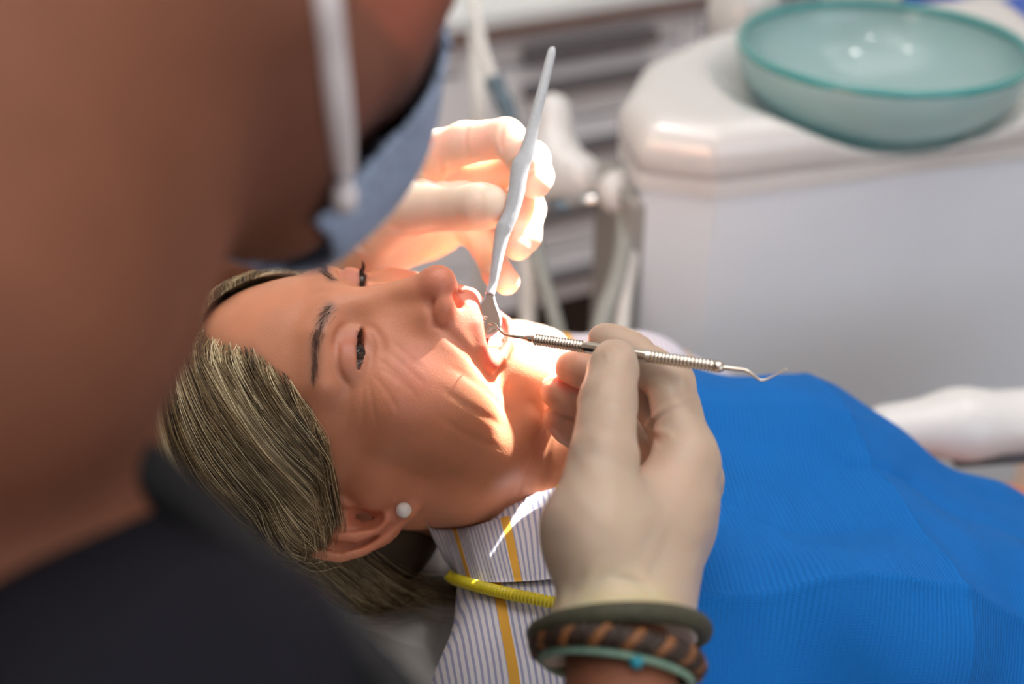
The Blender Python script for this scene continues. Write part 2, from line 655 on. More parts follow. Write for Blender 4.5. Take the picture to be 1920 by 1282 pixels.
# ceiling lights: panels and the downlights whose reflections show in the bowl
for (cx, cy) in ((0.7, 0.80), (-1.0, -0.1)):
    t = thing('ceiling_panel', 'white rectangular ceiling light panel above the treatment chair' if cx > 0 else 'white rectangular ceiling light panel behind the dentist', 'ceiling light')
    c = RX * cx + RY * cy
    box_obj('frame', (c[0], c[1], CEIL - 0.012), RX, RY, ZZ, 2.06, 1.46, 0.022, M['cab'], t, 0.004)
    box_obj('diffuser', (c[0], c[1], CEIL - 0.026), RX, RY, ZZ, 2.0, 1.4, 0.006, M['panel_emit'], t, 0.001)
for k, (ax_, ay_) in enumerate(((0.354, 0.029), (0.711, 0.966), (-0.263, 0.825))):
    t = thing('downlight', 'small round ceiling downlight', 'downlight', group='ceiling downlights')
    c = np.array([ax_, ay_, CEIL - 0.03])
    lathe_obj('trim_ring', [(0.075, 0), (0.075, -0.012), (0.056, -0.016), (0.052, -0.004)], c, M['cab'], t, n=32, cap=False)
    lathe_obj('lens', [(0.052, -0.006), (0.052, -0.010), (1e-6, -0.012)], c, M['spot_emit'], t, n=32)

# operating lamp head on its jointed arm; its light is set up at the top of the script
ol_ = thing('operating_lamp', 'white operating lamp on a jointed ceiling arm aimed at the open mouth', 'lamp')
lathe_obj('reflector', [(0.030, 0.012), (0.075, 0.022), (0.098, 0.002), (0.102, 0.006), (0.080, 0.045), (0.040, 0.065), (1e-6, 0.068)], LAMP, M['cab'], ol_, axis=LAMP_DIR, n=48, cap=False)
lathe_obj('bulb_holder', [(1e-6, 0.024), (0.018, 0.026), (0.030, 0.040), (1e-6, 0.060)], LAMP, M['chrome'], ol_, axis=LAMP_DIR, n=32)
lj_ = LAMP + LAMP_DIR * 0.10
tube('yoke', [LAMP + LAMP_DIR * 0.06, lj_, lj_ + np.array([0.05, 0.05, 0.06])], 0.012, M['cab'], ol_, 12)
tube('arm', [lj_ + np.array([0.05, 0.05, 0.06]), lj_ + np.array([0.55, 0.30, 0.45]), lj_ + np.array([0.55, 0.30, 0.62])], 0.018, M['cab'], ol_, 14)
tp_ = lj_ + np.array([0.55, 0.30, 0.0])
tube('ceiling_column', [np.array([tp_[0], tp_[1], lj_[2] + 0.60]), np.array([tp_[0], tp_[1], CEIL])], 0.03, M['cab'], ol_, 16)

# ------------------------------------------------------------------ drawer cabinets along the back wall
def z_at(py):
    return on_cab(1125, py)[1]


ztop = z_at(30)
zg = [z_at(v) for v in (30, 97, 215, 330, 450, 545)]
zh = [z_at(v) for v in (75, 142, 262, 376, 494)]
xa, xb = on_cab(893, 90)[0], on_cab(1296, 30)[0]
spans = [(xa - 0.62, xa - 0.006, 'half hidden by the dentist\'s mask'), (xa, xb, 'behind the mirror handle'), (xb + 0.006, xb + 0.66, 'behind the spittoon unit')]
for i, (x0, x1, where) in enumerate(spans):
    t = thing('drawer_cabinet', 'white drawer cabinet with long grey handles ' + where, 'cabinet', group='drawer cabinets along the back wall')
    box_obj('body', RC((x0 + x1) / 2, CY + 0.30, (zg[0] + zg[-1]) / 2), RX, RY, ZZ, x1 - x0, 0.54, zg[0] - zg[-1], M['cab'], t, 0.003)
    for k in range(5):
        za, zb = zg[k] - 0.004, zg[k + 1] + 0.004
        dr = box_obj('drawer', RC((x0 + x1) / 2, CY + 0.012, (za + zb) / 2), RX, RY, ZZ, x1 - x0 - 0.03, 0.03, za - zb, M['cab'], t, 0.003)
        xm = (x0 + x1) / 2
        L_ = (x1 - x0) * 0.62
        h = box_obj('handle', RC(xm, CY - 0.014, zh[k]), RX, RY, ZZ, L_, 0.018, 0.020, M['barmetal'], dr, 0.004)
    for sx in (0.012, -0.012):
        box_obj('side_panel', RC((x0 - sx + 0.012 if sx > 0 else x1 + sx), CY + 0.002, (zg[0] + zg[-1]) / 2), RX, RY, ZZ, 0.014, 0.02, zg[0] - zg[-1], M['cab'], t, 0.002)
    box_obj('plinth', RC((x0 + x1) / 2, CY + 0.32, zg[-1] / 2), RX, RY, ZZ, x1 - x0, 0.46, zg[-1], M['cabdark'], t, 0.002)
wt = thing('worktop', 'long pale worktop with a brown strip for the shadow under its edge over the drawer cabinets', 'worktop')
box_obj('top', RC((spans[0][0] + spans[2][1]) / 2, CY + 0.275, ztop + 0.020), RX, RY, ZZ, spans[2][1] - spans[0][0] + 0.02, 0.60, 0.030, M['worktop'], wt, 0.004)
box_obj('shadow_strip', RC((spans[0][0] + spans[2][1]) / 2, CY - 0.022, ztop + 0.006), RX, RY, ZZ, spans[2][1] - spans[0][0] + 0.02, 0.012, 0.02, M['brownshade'], wt, 0.002)  # brown strip paints in the shadow along the worktop's underside

# ------------------------------------------------------------------ spittoon unit
f_dir = np.array([math.cos(math.radians(15.8)), math.sin(math.radians(15.8))])
A0 = np.array([0.182, 1.0075])
outl = np.array([A0, (0.114, 1.030), (0.100, 1.105), (0.128, 1.20), (0.20, 1.29), (0.32, 1.37), (0.58, 1.44), A0 + f_dir * 0.43])


def poly_sdf(Pxy, pts):
    d = np.full(len(Pxy), 1e9)
    s = np.ones(len(Pxy))
    n = len(pts)
    for i in range(n):
        a, b = pts[i], pts[i - 1]
        e, w = b - a, Pxy - a
        q = w - e * np.clip((w @ e) / (e @ e), 0, 1)[:, None]
        d = np.minimum(d, (q * q).sum(1))
        c1, c2, c3 = Pxy[:, 1] >= a[1], Pxy[:, 1] < b[1], e[0] * w[:, 1] > e[1] * w[:, 0]
        s = np.where((c1 & c2 & c3) | (~c1 & ~c2 & ~c3), -s, s)
    return s * np.sqrt(d)


BOWLC = W(1655, 85, 1.19)
BZ = BOWLC[2]


def shell(P):
    p2 = poly_sdf(P[:, :2].astype(float), outl) + 0.030
    z = P[:, 2]
    q = np.stack([p2, np.abs(z - 0.856) - 0.020 + 0.018], 1)
    d = np.minimum(np.maximum(q[:, 0], q[:, 1]), 0) + np.linalg.norm(np.maximum(q, 0), axis=1) - 0.030
    d = np.maximum(d, 0.836 - z)
    # raised ring and well under the bowl
    r = np.linalg.norm(P[:, :2] - BOWLC[:2], axis=1)
    w = np.sqrt(r ** 2 + (z - (BZ + 0.17)) ** 2) - 0.258
    return smax(d, -w, 0.008)


unit_t = thing('spittoon_unit', 'white glossy dental unit carrying the frosted glass spittoon bowl', 'dental unit')
V, F = sdf_mesh(shell, (0.04, 0.95, 0.79), (0.70, 1.50, 0.93), 0.005)
mesh_obj('top_shell', V, F, M['white_gloss'], unit_t)


def prism(name, pts, z0, z1, m, parent):
    n = len(pts)
    V = np.vstack([np.c_[pts, np.full(n, z0)], np.c_[pts, np.full(n, z1)]])
    F = [tuple(range(n, 2 * n)), tuple(range(n - 1, -1, -1))] + [(i, (i + 1) % n, n + (i + 1) % n, n + i) for i in range(n)]
    return mesh_obj(name, V, F, m, parent, smooth=False)


ctr = outl.mean(0)
inset = ctr + (outl - ctr) * 0.965
prism('seam_strip', (ctr + (outl - ctr) * 0.985)[::-1], 0.822, 0.838, M['white_gloss'], unit_t)
prism('cabinet_body', inset[::-1], 0.18, 0.822, M['white_panel'], unit_t)
prism('plinth', (ctr + (outl - ctr) * 0.9)[::-1], 0.0, 0.18, M['plinth_and_shade_grey'], unit_t)
box_obj('shaded_side', np.array([0.120, 1.085, 0.50]), np.array([f_dir[0], f_dir[1], 0]), np.array([-f_dir[1], f_dir[0], 0]), ZZ, 0.052, 0.10, 0.62, M['plinth_and_shade_grey'], unit_t, 0.008)  # grey box colours in the unit's side face as shaded
# spout, cup stand behind the bowl
box_obj('spout_block', np.array([BOWLC[0] + 0.02, BOWLC[1] + 0.165, BZ - 0.005]), RT, np.array([0, 1, 0]), ZZ, 0.075, 0.05, 0.10, M['white_gloss'], unit_t, 0.012, 3)
tube('water_spout', catmull([BOWLC + np.array([0.02, 0.17, 0.02]), BOWLC + np.array([0.02, 0.165, 0.06]), BOWLC + np.array([0.02, 0.12, 0.075]), BOWLC + np.array([0.02, 0.085, 0.055])], 8), 0.007, M['chrome'], unit_t, 12)
lathe_obj('cup_stand', [(0.036, -0.03), (0.038, 0.0), (0.040, 0.05), (0.034, 0.056), (0.0001, 0.056)], BOWLC + np.array([-0.105, 0.175, -0.035]), M['white_gloss'], unit_t, n=40)
# swivelling holder for suction hoses at the side
hold = thing('suction_holder', 'white swivel holder with chrome rod and hanging grey hoses beside the dental unit', 'hose holder')


def hbody(P):
    a, b = W(1035, 212, 1.240), W(1040, 280, 1.232)
    d = rcone(P, a, b, 0.0205, 0.022)
    d = smin(d, rcone(P, W(1030, 310, 1.235), W(1085, 330, 1.22), 0.026, 0.024), 0.018)
    d = smin(d, rcone(P, W(1010, 345, 1.235), W(1100, 350, 1.215), 0.018, 0.014), 0.012)
    return d


V, F = sdf_mesh(hbody, W(1070, 300, 1.22) - 0.09, W(1070, 300, 1.22) + 0.09, 0.003)
mesh_obj('holder_body', V, F, M['white_gloss'], hold)
tube('rod', [W(1030, 385, 1.215), W(1080, 380, 1.20), W(1150, 369, 1.18)], 0.006, M['chrome'], hold, 12)
lathe_obj('pivot_disc', [(0.0001, -0.012), (0.020, -0.012), (0.022, 0.0), (0.020, 0.012), (0.0001, 0.012)], W(1160, 360, 1.175), M['white_gloss'], hold, axis=W(1180, 357, 1.15) - W(1140, 363, 1.18), n=32)
box_obj('sensor_block', W(1062, 386, 1.205), RT, FW, UP, 0.024, 0.012, 0.010, M['bluegrey'], hold, 0.002)
for pts, rr, m_ in (
    ([(1000, 440, 1.23), (1012, 500, 1.22), (1030, 560, 1.21), (1050, 640, 1.20), (1060, 760, 1.19)], 0.0075, 'hose'),
    ([(985, 455, 1.25), (992, 520, 1.24), (990, 600, 1.24), (985, 700, 1.23)], 0.009, 'hosewhite'),
    ([(1170, 385, 1.17), (1172, 440, 1.165), (1158, 520, 1.16), (1130, 600, 1.15), (1108, 720, 1.14)], 0.009, 'hose'),
    ([(1178, 400, 1.175), (1182, 470, 1.17), (1172, 540, 1.165), (1164, 620, 1.16), (1160, 740, 1.15)], 0.008, 'hosewhite'),
):
    pts_ = catmull([W(*p) for p in pts], 8)
    end = pts_[-1].copy()
    tube('hose', np.vstack([pts_, [end + np.array([0.01, 0.0, -0.15]), end + np.array([0.05, 0.05, -0.3])]]), rr, M[m_], hold, 12)
# thin syringe hose and connector further left
syr = thing('air_water_syringe', 'thin white hose with blue-grey connector hanging before the drawers', 'dental syringe')
tube('hose', catmull([W(880, -60, 1.42), W(892, 20, 1.40), W(905, 90, 1.39), W(925, 150, 1.38)], 8), 0.0065, M['hosewhite'], syr, 12)
cpt = catmull([W(925, 148, 1.38), W(937, 175, 1.378), W(950, 205, 1.375), W(962, 240, 1.37)], 6)
tube('connector', cpt, np.interp(np.linspace(0, 1, len(cpt)), [0, 0.45, 0.5, 1], [0.011, 0.009, 0.012, 0.008]), M['bluegrey'], syr, 14)
tube('tip', catmull([W(962, 240, 1.37), W(972, 300, 1.36), W(985, 360, 1.35)], 6), 0.0035, M['chrome'], syr, 8)
# post the syringe hangs on
pb_ = W(900, 240, 1.47)
tube('post', [W(893, 60, 1.50), pb_, np.array([pb_[0], pb_[1], 0.03])], 0.010, M['hosewhite'], syr, 12)
lathe_obj('base', [(0.10, 0.0), (0.10, 0.015), (0.02, 0.035), (1e-6, 0.035)], np.array([pb_[0], pb_[1], 0.0]), M['cab'], syr, n=32)

# ------------------------------------------------------------------ frosted glass bowl
gm = mat('frosted_aqua_glass', (184, 214, 214), 0.35, vary=0.03, vscale=8, coat=1.0)
N_, L_n = gm.node_tree.nodes, gm.node_tree.links
tl = N_.new('ShaderNodeBsdfTranslucent')
tl.inputs['Color'].default_value = rgba((166, 212, 214))
mx_ = N_.new('ShaderNodeMixShader')
mx_.inputs[0].default_value = 0.35
L_n.new(N_['Principled BSDF'].outputs[0], mx_.inputs[1])
L_n.new(tl.outputs[0], mx_.inputs[2])
L_n.new(mx_.outputs[0], N_['Material Output'].inputs['Surface'])
sset(N_['Principled BSDF'], 'Coat Roughness', 0.03)
rim_m = mat('glass_rim', (64, 160, 160), 0.08, coat=0.6, trans=0.25, vary=0.03)
R_, Hh = 0.140, 0.079
pr = []
for t_ in np.linspace(0, 1, 26):
    r_ = R_ * (1 - (1 - t_) ** 1.0) if False else R_ * math.sin(t_ * math.pi / 2) ** 0.85
    z_ = -Hh + Hh * (1 - math.cos(t_ * math.pi / 2)) ** 1.05
    pr.append((max(r_, 1e-6), z_))
inn = [(max(r_ - 0.005, 1e-6), z_ + 0.005 * (1 - i / 25) ** 0.5) for i, (r_, z_) in enumerate(pr)]
inn = [q for q in inn if q[0] > 1e-5]
inn = [(1e-6, inn[0][1])] + inn
bowl = thing('spittoon_bowl', 'round frosted aqua glass spittoon bowl on the white unit', 'bowl')
bb_ = lathe_obj('bowl_body', pr + inn[::-1], BOWLC, gm, bowl, n=96)
bm_ = bmesh.new()
bm_.from_mesh(bb_.data)
bmesh.ops.remove_doubles(bm_, verts=bm_.verts[:], dist=1e-5)
bmesh.ops.recalc_face_normals(bm_, faces=bm_.faces[:])
bm_.to_mesh(bb_.data)
bm_.free()
rp = [(R_ - 0.0035 + 0.0042 * math.cos(a), 0.0005 + 0.0042 * math.sin(a)) for a in np.linspace(-2.2, 2 * math.pi - 2.2, 14)]
lathe_obj('rim', rp, BOWLC, rim_m, bowl, n=96, cap=False)
# blue tray beyond the bowl
tray = thing('blue_tray', 'bright blue plastic tray standing behind the glass bowl', 'tray')
tc_ = W(1960, 20, 1.62)
for sx, sz, dx, dz, nm in ((0.30, 0.012, 0, 0, 'base'), (0.012, 0.05, -0.144, 0.028, 'side'), (0.012, 0.05, 0.144, 0.028, 'side')):
    box_obj(nm, tc_ + RX * dx + ZZ * (dz - 0.02), RX, RY, ZZ, sx, 0.22, sz, M['blueplastic'], tray, 0.004)
box_obj('front', tc_ - RY * 0.105 + ZZ * 0.005, RX, RY, ZZ, 0.30, 0.012, 0.055, M['blueplastic'], tray, 0.004)
tb = thing('side_stand', 'slim white stand that carries the blue tray', 'stand')
box_obj('top', tc_ + ZZ * -0.036, RX, RY, ZZ, 0.34, 0.26, 0.02, M['cab'], tb, 0.004)
zt = tc_[2] - 0.046
box_obj('column', np.array([tc_[0], tc_[1], zt / 2]), RX, RY, ZZ, 0.10, 0.10, zt, M['cab'], tb, 0.006)
# ================================================================== the patient
def unit(v):
    v = np.asarray(v, float)
    return v / np.linalg.norm(v)


class Frame:
    """local centimetres (x right, y front, z up of the body part) to world metres"""
    def __init__(self, o, front, down, s=0.01):
        self.o = np.asarray(o, float)
        self.y = unit(front)
        self.z = unit(-(np.asarray(down) - self.y * (np.asarray(down) @ self.y)))
        self.x = np.cross(self.y, self.z)
        self.s = s
        self.B = np.stack([self.x, self.y, self.z])

    def w(self, p):
        return self.o + self.s * (np.asarray(p, float) @ self.B)

    def l(self, P):
        return ((P - self.o) @ self.B.T / self.s).astype(np.float32)


EARPX = W(703, 952, 0.690)
h_a = CV(0.26, 0.75, -0.61)
h_i = CV(0.95, -0.15, 0.22)
_hf = Frame((0, 0, 0), h_a, h_i)
HEAD = Frame(EARPX - 0.072 * _hf.x, h_a, h_i)


def jawpt(p, ang):
    y0, z0 = 0.5, -0.5
    c, s = math.cos(ang), math.sin(ang)
    dy, dz = p[1] - y0, p[2] - z0
    return (p[0], y0 + dy * c + dz * s, z0 - dy * s + dz * c)


EAR_O = np.array([6.75, -0.1, 0.9])
EAR_U = unit((0.08, -0.22, 0.97))
EAR_B = unit(np.array((0.62, -0.78, -0.1)) - EAR_U * (np.array((0.62, -0.78, -0.1)) @ EAR_U))
EAR_N = np.cross(EAR_B, EAR_U)
if EAR_N[0] < 0:
    EAR_N = -EAR_N


def ept(b, u, n=0.0):
    return EAR_O + b * EAR_B + u * EAR_U + n * EAR_N


def ear_sdf(Q):
    q = Q - A3(EAR_O)
    E = np.stack([q @ A3(EAR_B), q @ A3(EAR_U), q @ A3(EAR_N)], 1)
    d = ell(E, (1.25, 0.35, 0.05), (1.75, 2.8, 0.30))
    hel = [(0.3, 0.2, 0.25), (-0.15, 1.0, 0.35), (-0.1, 2.1, 0.40), (0.55, 3.05, 0.40), (1.6, 3.25, 0.38), (2.6, 2.6, 0.36),
           (3.0, 1.3, 0.34), (2.75, -0.1, 0.30), (2.1, -1.4, 0.25), (1.4, -2.2, 0.15)]
    d = smin(d, chain(E, hel, [0.18, 0.26, 0.30, 0.32, 0.33, 0.33, 0.32, 0.30, 0.28, 0.25]), 0.16)
    ant = [(1.0, 2.1, 0.30), (1.75, 1.4, 0.42), (1.95, 0.3, 0.45), (1.65, -0.8, 0.42), (1.05, -1.45, 0.40)]
    d = smin(d, chain(E, ant, [0.24, 0.30, 0.32, 0.32, 0.32]), 0.25)
    d = smin(d, ell(E, (0.55, -2.35, 0.05), (0.85, 1.05, 0.42)), 0.35)
    d = smin(d, ell(E, (-0.25, -0.75, 0.35), (0.42, 0.65, 0.42)), 0.3)
    d = smax(d, -ell(E, (0.78, -0.3, 0.62), (0.80, 1.05, 0.85)), 0.2)
    d = smax(d, -ell(E, (0.35, -0.6, -0.1), (0.42, 0.5, 0.9)), 0.15)
    d = groove(E, d, [(2.2, 2.3, 0.35), (2.5, 1.2, 0.35), (2.35, 0.0, 0.32), (1.8, -1.2, 0.28)], 0.22, 0.16)
    return d


def head_sdf(P, jaw=0.0, female=True, mouth=True, detail=True):
    Q = P.copy()
    Q[:, 0] = np.abs(Q[:, 0])
    J = lambda p: jawpt(p, jaw)
    d = ell(Q, (0, -0.9, 4.6), (7.15, 9.2, 8.2))
    d = smin(d, ell(Q, (0, 3.3, 0.6), (6.0, 6.0, 7.0)), 2.2)
    # brow, cheekbone, cheeks
    d = smin(d, chain(Q, [(0.6, 8.15, 4.0), (2.6, 7.75, 4.5), (4.6, 6.4, 4.2)], [0.75, 0.85, 0.8]), 1.1)
    d = smin(d, ell(Q, (4.35, 5.7, 0.2), (2.0, 2.0, 1.7)), 1.5)
    d = smin(d, rcone(Q, (5.4, 3.4, 0.2), (6.3, 0.6, 0.4), 0.9, 0.9), 1.4)
    d = smin(d, ell(Q, (3.5, 5.0, -3.0), (2.6, 3.0, 3.2)), 1.8)
    # jaw
    d = smin(d, rcone(Q, J((5.75, 0.5, -0.5)), J((5.3, 0.9, -5.0)), 1.2, 1.25), 1.8)
    d = smin(d, rcone(Q, J((5.2, 1.1, -5.4)), J((1.7, 7.1, -7.9)), 1.3, 1.3), 1.8)
    d = smin(d, rcone(Q, (4.5, 4.6, -1.0), J((4.3, 3.6, -5.6)), 1.6, 1.7), 1.8)
    d = smin(d, ell(Q, J((0, 7.6, -8.0)), (2.1, 1.5, 1.5)), 1.2)
    d = smin(d, ell(Q, J((0, 7.3, -5.9)), (2.6, 1.8, 2.0)), 1.3)
    d = smin(d, ell(Q, J((0, 3.4, -7.0)), (4.0, 4.2, 2.0)), 1.8)
    # muzzle
    d = smin(d, ell(Q, (0, 7.15, -2.85), (3.3, 3.0, 2.25)), 1.3)
    d = smin(d, ell(Q, (0, 8.6, -2.9), (1.7, 1.35, 1.1)), 0.9)
    # neck
    d = smin(d, rcone(Q, (0, -2.0, -2.0), (0, -1.4, -16.0), 5.3, 5.7), 2.2)
    d = smin(d, rcone(Q, (4.6, -1.6, -2.5), (1.3, 3.2, -14.0), 1.5, 1.3), 1.5)
    # eye sockets and lids
    d = blob(Q, d, (3.1, 8.2, 2.8), (1.7, 1.6, 1.25), 0.55)
    d = blob(Q, d, (1.45, 8.4, 2.7), (0.7, 1.2, 1.0), 0.35)
    d = smin(d, ell(Q, (3.2, 6.72, 2.9), (1.65, 1.52, 1.48)), 0.35)
    d = smax(d, -ell(Q, (3.1, 8.1, 2.40), (1.38, 1.5, 0.17)), 0.09)
    # nose
    d = smin(d, rcone(Q, (0, 8.0, 3.3), (0, 10.65, -1.0), 0.72, 0.82), 0.9)
    d = smin(d, rcone(Q, (0.55, 7.6, 1.8), (0.95, 9.2, -1.1), 0.8, 0.9), 0.9)
    d = smin(d, ell(Q, (0, 10.9, -1.40), (1.02, 1.02, 0.98)), 0.55)
    d = smin(d, ell(Q, (1.05, 9.85, -1.80), (0.74, 1.0, 0.74)), 0.45)
    d = smin(d, rcone(Q, (0, 10.8, -2.1), (0, 9.9, -2.35), 0.34, 0.42), 0.3)
    d = smax(d, -ell(Q, (0.58, 10.25, -2.45), (0.36, 0.66, 0.55)), 0.22)
    d = groove(Q, d, [(0.75, 10.75, -1.25), (1.25, 10.1, -1.1), (1.75, 9.35, -1.45), (1.85, 9.15, -2.2)], 0.26, 0.17)
    # ears
    mk = (Q[:, 0] > 4.5) & (np.abs(Q[:, 1] + 1.5) < 6) & (np.abs(Q[:, 2]) < 6.5)
    if mk.any():
        d = d.copy()
        d[mk] = smin(d[mk], ear_sdf(Q[mk]), 0.35)
    if mouth:
        U = [(0, 9.78, -3.60), (0.45, 9.86, -3.48), (1.3, 9.45, -3.75), (2.1, 8.65, -4.35), (2.55, 7.9, -5.0)]
        Lo = [(0, 8.35, -6.05), (0.9, 8.25, -6.0), (1.9, 7.9, -5.65), (2.55, 7.75, -5.1)]
        d = smin(d, chain(Q, U, [0.27, 0.28, 0.27, 0.26, 0.24], 0.1), 0.6)
        d = smin(d, chain(Q, Lo, [0.36, 0.35, 0.30, 0.24], 0.1), 0.6)
        e1 = unit((0, 0.87, -0.5))
        e2 = np.cross((1, 0, 0), e1)
        d = smax(d, -ell(Q, (0, 7.4, -4.3), (2.25, 4.2, 1.0), np.stack([(1, 0, 0), e1, e2])), 0.3)
        d = smax(d, -ell(Q, (0, 5.3, -4.2), (2.6, 3.2, 1.6)), 0.3)
    else:
        d = smin(d, chain(Q, [(0, 9.75, -4.0), (2.4, 8.4, -4.5)], [0.4, 0.28]), 0.4)
        d = smin(d, chain(Q, [(0, 9.5, -4.9), (2.4, 8.35, -4.6)], [0.45, 0.28]), 0.4)
    if detail:
        for pts, w_, dp in FACE_LINES:
            d = groove(Q, d, pts, w_, dp)
    return d


def hair_region(P):
    """negative inside the hair-bearing area"""
    Y_, Z_ = P[:, 1], P[:, 2]
    a = Y_ - np.interp(Z_, [1.5, 2.2, 3.5, 4.5, 6.0, 8.0, 9.5, 12.0], [0.0, 1.3, 3.2, 5.0, 6.1, 6.5, 6.0, 4.6])
    b = Y_ + 2.4 + np.clip(-Z_ - 1.0, 0, 3) * 0.35           # behind the ear
    d = np.where(Z_ > 3.2, a * 0.7, np.maximum(a * 0.7, b))
    return np.maximum(d, -(Z_ + 6.5))


JAW = math.radians(10)
def mid_line(a):
    p, q = A3(a[:3]), A3(a[3:])
    return [p, (p + q) / 2 + A3((0.1, 0.12, -0.08)), q]


def surf_normal(f, P, e=0.05):
    g = np.stack([f(P + A3(v)) - f(P - A3(v)) for v in ((e, 0, 0), (0, e, 0), (0, 0, e))], 1)
    return g / (np.linalg.norm(g, axis=1, keepdims=True) + 1e-9)


def project(f, P, off):
    for _ in range(5):
        d = f(P.astype(np.float32)) - off
        P = P - surf_normal(f, P.astype(np.float32)) * d[:, None]
    return P


# lid fold, bag, crow's feet, nasolabial and cheek folds, neck lines: laid onto the skin, then carved
_J = lambda p: jawpt(p, JAW)
_raw = [
    ([(1.6, 8.3, 3.2), (2.4, 8.45, 3.65), (3.4, 8.1, 3.7), (4.4, 7.2, 3.3), (4.9, 6.6, 2.6)], 0.15, 0.20),
    ([(1.55, 8.35, 2.6), (2.0, 8.5, 1.75), (2.9, 8.3, 1.2), (3.8, 7.9, 1.2)], 0.20, 0.09),
    ([(2.0, 8.5, 2.05), (3.1, 8.4, 1.75), (4.2, 7.6, 1.9)], 0.12, 0.05),
    ([(1.75, 9.2, -1.9), (2.4, 8.75, -2.8), (3.0, 8.1, -4.0), (3.35, 7.3, -5.2), (3.3, 6.6, -6.3)], 0.32, 0.20),
    ([(3.5, 7.9, -2.2), (4.1, 7.6, -3.8), (4.3, 7.0, -5.4), (4.1, 5.8, -7.2)], 0.22, 0.05),
    ([(4.6, 7.2, -2.0), (5.0, 6.4, -4.2), (4.8, 5.2, -6.6)], 0.20, 0.04),
    ([(5.3, 6.2, -2.0), (5.7, 5.2, -4.2), (5.4, 4.0, -6.6)], 0.20, 0.035),
    ([_J((2.6, 6.9, -6.6)), _J((3.0, 6.2, -7.8)), _J((3.1, 5.4, -8.8))], 0.28, 0.12),
    ([(0.5, 9.2, 4.2), (0.7, 9.3, 3.4)], 0.14, 0.05),
]
_raw += [(mid_line(a), 0.13, 0.036) for a in ((4.6, 7.1, 2.0, 6.0, 5.2, 1.7), (4.6, 7.1, 1.7, 6.0, 5.4, 0.8), (4.5, 7.3, 1.4, 5.6, 6.2, 0.0), (4.2, 7.7, 1.2, 5.2, 6.9, -0.5))]
_raw += [(mid_line(a), 0.14, 0.030) for a in ((3.7, 8.1, 1.5, 5.4, 6.8, -0.9), (3.3, 8.3, 1.1, 4.9, 7.4, -1.2), (2.8, 8.5, 0.8, 4.3, 7.9, -1.3), (4.9, 6.6, 2.6, 6.2, 4.6, 2.6))]
for k_ in range(5):
    z_ = -8.4 - 1.25 * k_
    _raw.append(([(5.4, -0.5, z_ + 0.5), (5.2, 2.2, z_), (3.2, 4.6, z_ - 0.5), (0, 5.4, z_ - 0.6)], 0.16, 0.06))
FACE_LINES = []
for p_, w_, d_ in _raw:
    c_ = catmull(np.array(p_, float), 5)
    FACE_LINES.append((list(project(lambda P: head_sdf(P, JAW, detail=False), c_, 0.0)), w_, d_))

NBASE = W(1085, 880, 0.765)
t_dn = unit((0.90, -0.05, -0.42))
TORSO = Frame(NBASE, (0.42, -0.08, 0.90), t_dn)      # local: x right side, y front, z towards the head


def torso_sdf(P, grow=0.0):
    Q = P.copy()
    X = np.abs(Q[:, 0])
    Q2 = Q.copy()
    Q2[:, 0] = X
    d = ell(Q2, (0, -3.5, -18), (14.5, 8.5, 24))
    d = smin(d, rcone(Q2, (2.0, -3.5, -2.5), (14.0, -4.5, -5.5), 4.4, 5.0), 4.0)
    d = smin(d, rcone(Q, (4.0, -3.5, -1.5), (14.0, -5.5, -0.5), 4.6, 5.4), 4.0)
    d = smin(d, rcone(Q, (-4.0, -3.5, -1.5), (-14.5, -6.6, 0.4), 4.4, 4.6), 4.0)
    d = smin(d, ell(Q2, (7.0, 2.2, -17), (6.5, 4.0, 7.5)), 3.0)
    d = smin(d, ell(Q2, (0, -1.0, -38), (13, 8.0, 16)), 5.0)
    d = smin(d, rcone(Q2, (15.5, -4.5, -6.5), (19.0, -6.5, -30.0), 5.0, 4.3), 2.5)
    return d - grow


def arm_sdf(P):
    Q = P.copy()
    Q[:, 0] = np.abs(Q[:, 0])
    d = rcone(Q, (15.5, -4.5, -6.5), (19.0, -6.5, -30.0), 4.5, 3.9)
    d = smin(d, rcone(Q, (19.0, -6.5, -30.0), (15.0, 4.0, -52.0), 3.9, 2.6), 1.0)
    d = smin(d, ell(Q, (12.5, 6.0, -58.0), (4.0, 2.0, 6.5)), 2.0)
    for k in range(4):
        d = smin(d, rcone(Q, (11.0 + k * 1.5, 6.6, -62.0), (7.0 + k * 1.9, 6.8, -69.0 + abs(k - 1.5) * 0.8), 0.95, 0.75), 0.5)
    d = smin(d, rcone(Q, (10.5, 6.5, -55.0), (6.6, 7.0, -60.0), 1.1, 0.85), 0.8)
    return d


def patient_skin_world(P):
    a = head_sdf(HEAD.l(P), JAW, detail=False) * 0.01
    b = torso_sdf(TORSO.l(P), -0.6) * 0.01
    return smin(a, b, 0.02)


def patient_head_local(P):
    a = head_sdf(P, JAW)
    b = torso_sdf(TORSO.l(HEAD.w(P)), -0.6)
    return smin(a, b, 2.0)


patient = thing('person', 'patient lying back with open mouth, streaked blond hair, striped shirt and pearl earrings', 'person')
V, F = sdf_mesh(patient_head_local, (-9.5, -11.5, -17.5), (9.5, 13.5, 14.5), 0.115)
X, Y, Z = np.abs(V[:, 0]), V[:, 1], V[:, 2]


def gauss(c, r):
    q = (np.stack([X, Y, Z], 1) - np.asarray(c)) / np.asarray(r)
    return np.exp(-(q * q).sum(1))[:, None]


def seg_field(pts, w):
    best = np.full(len(V), 1e9)
    Q = np.stack([X, Y, Z], 1)
    for a, b in zip(pts[:-1], pts[1:]):
        a, b = np.asarray(a), np.asarray(b)
        t = np.clip(((Q - a) @ (b - a)) / ((b - a) @ (b - a)), 0, 1)
        best = np.minimum(best, np.linalg.norm(Q - a - t[:, None] * (b - a), axis=1))
    return np.exp(-(best / w) ** 2)[:, None]


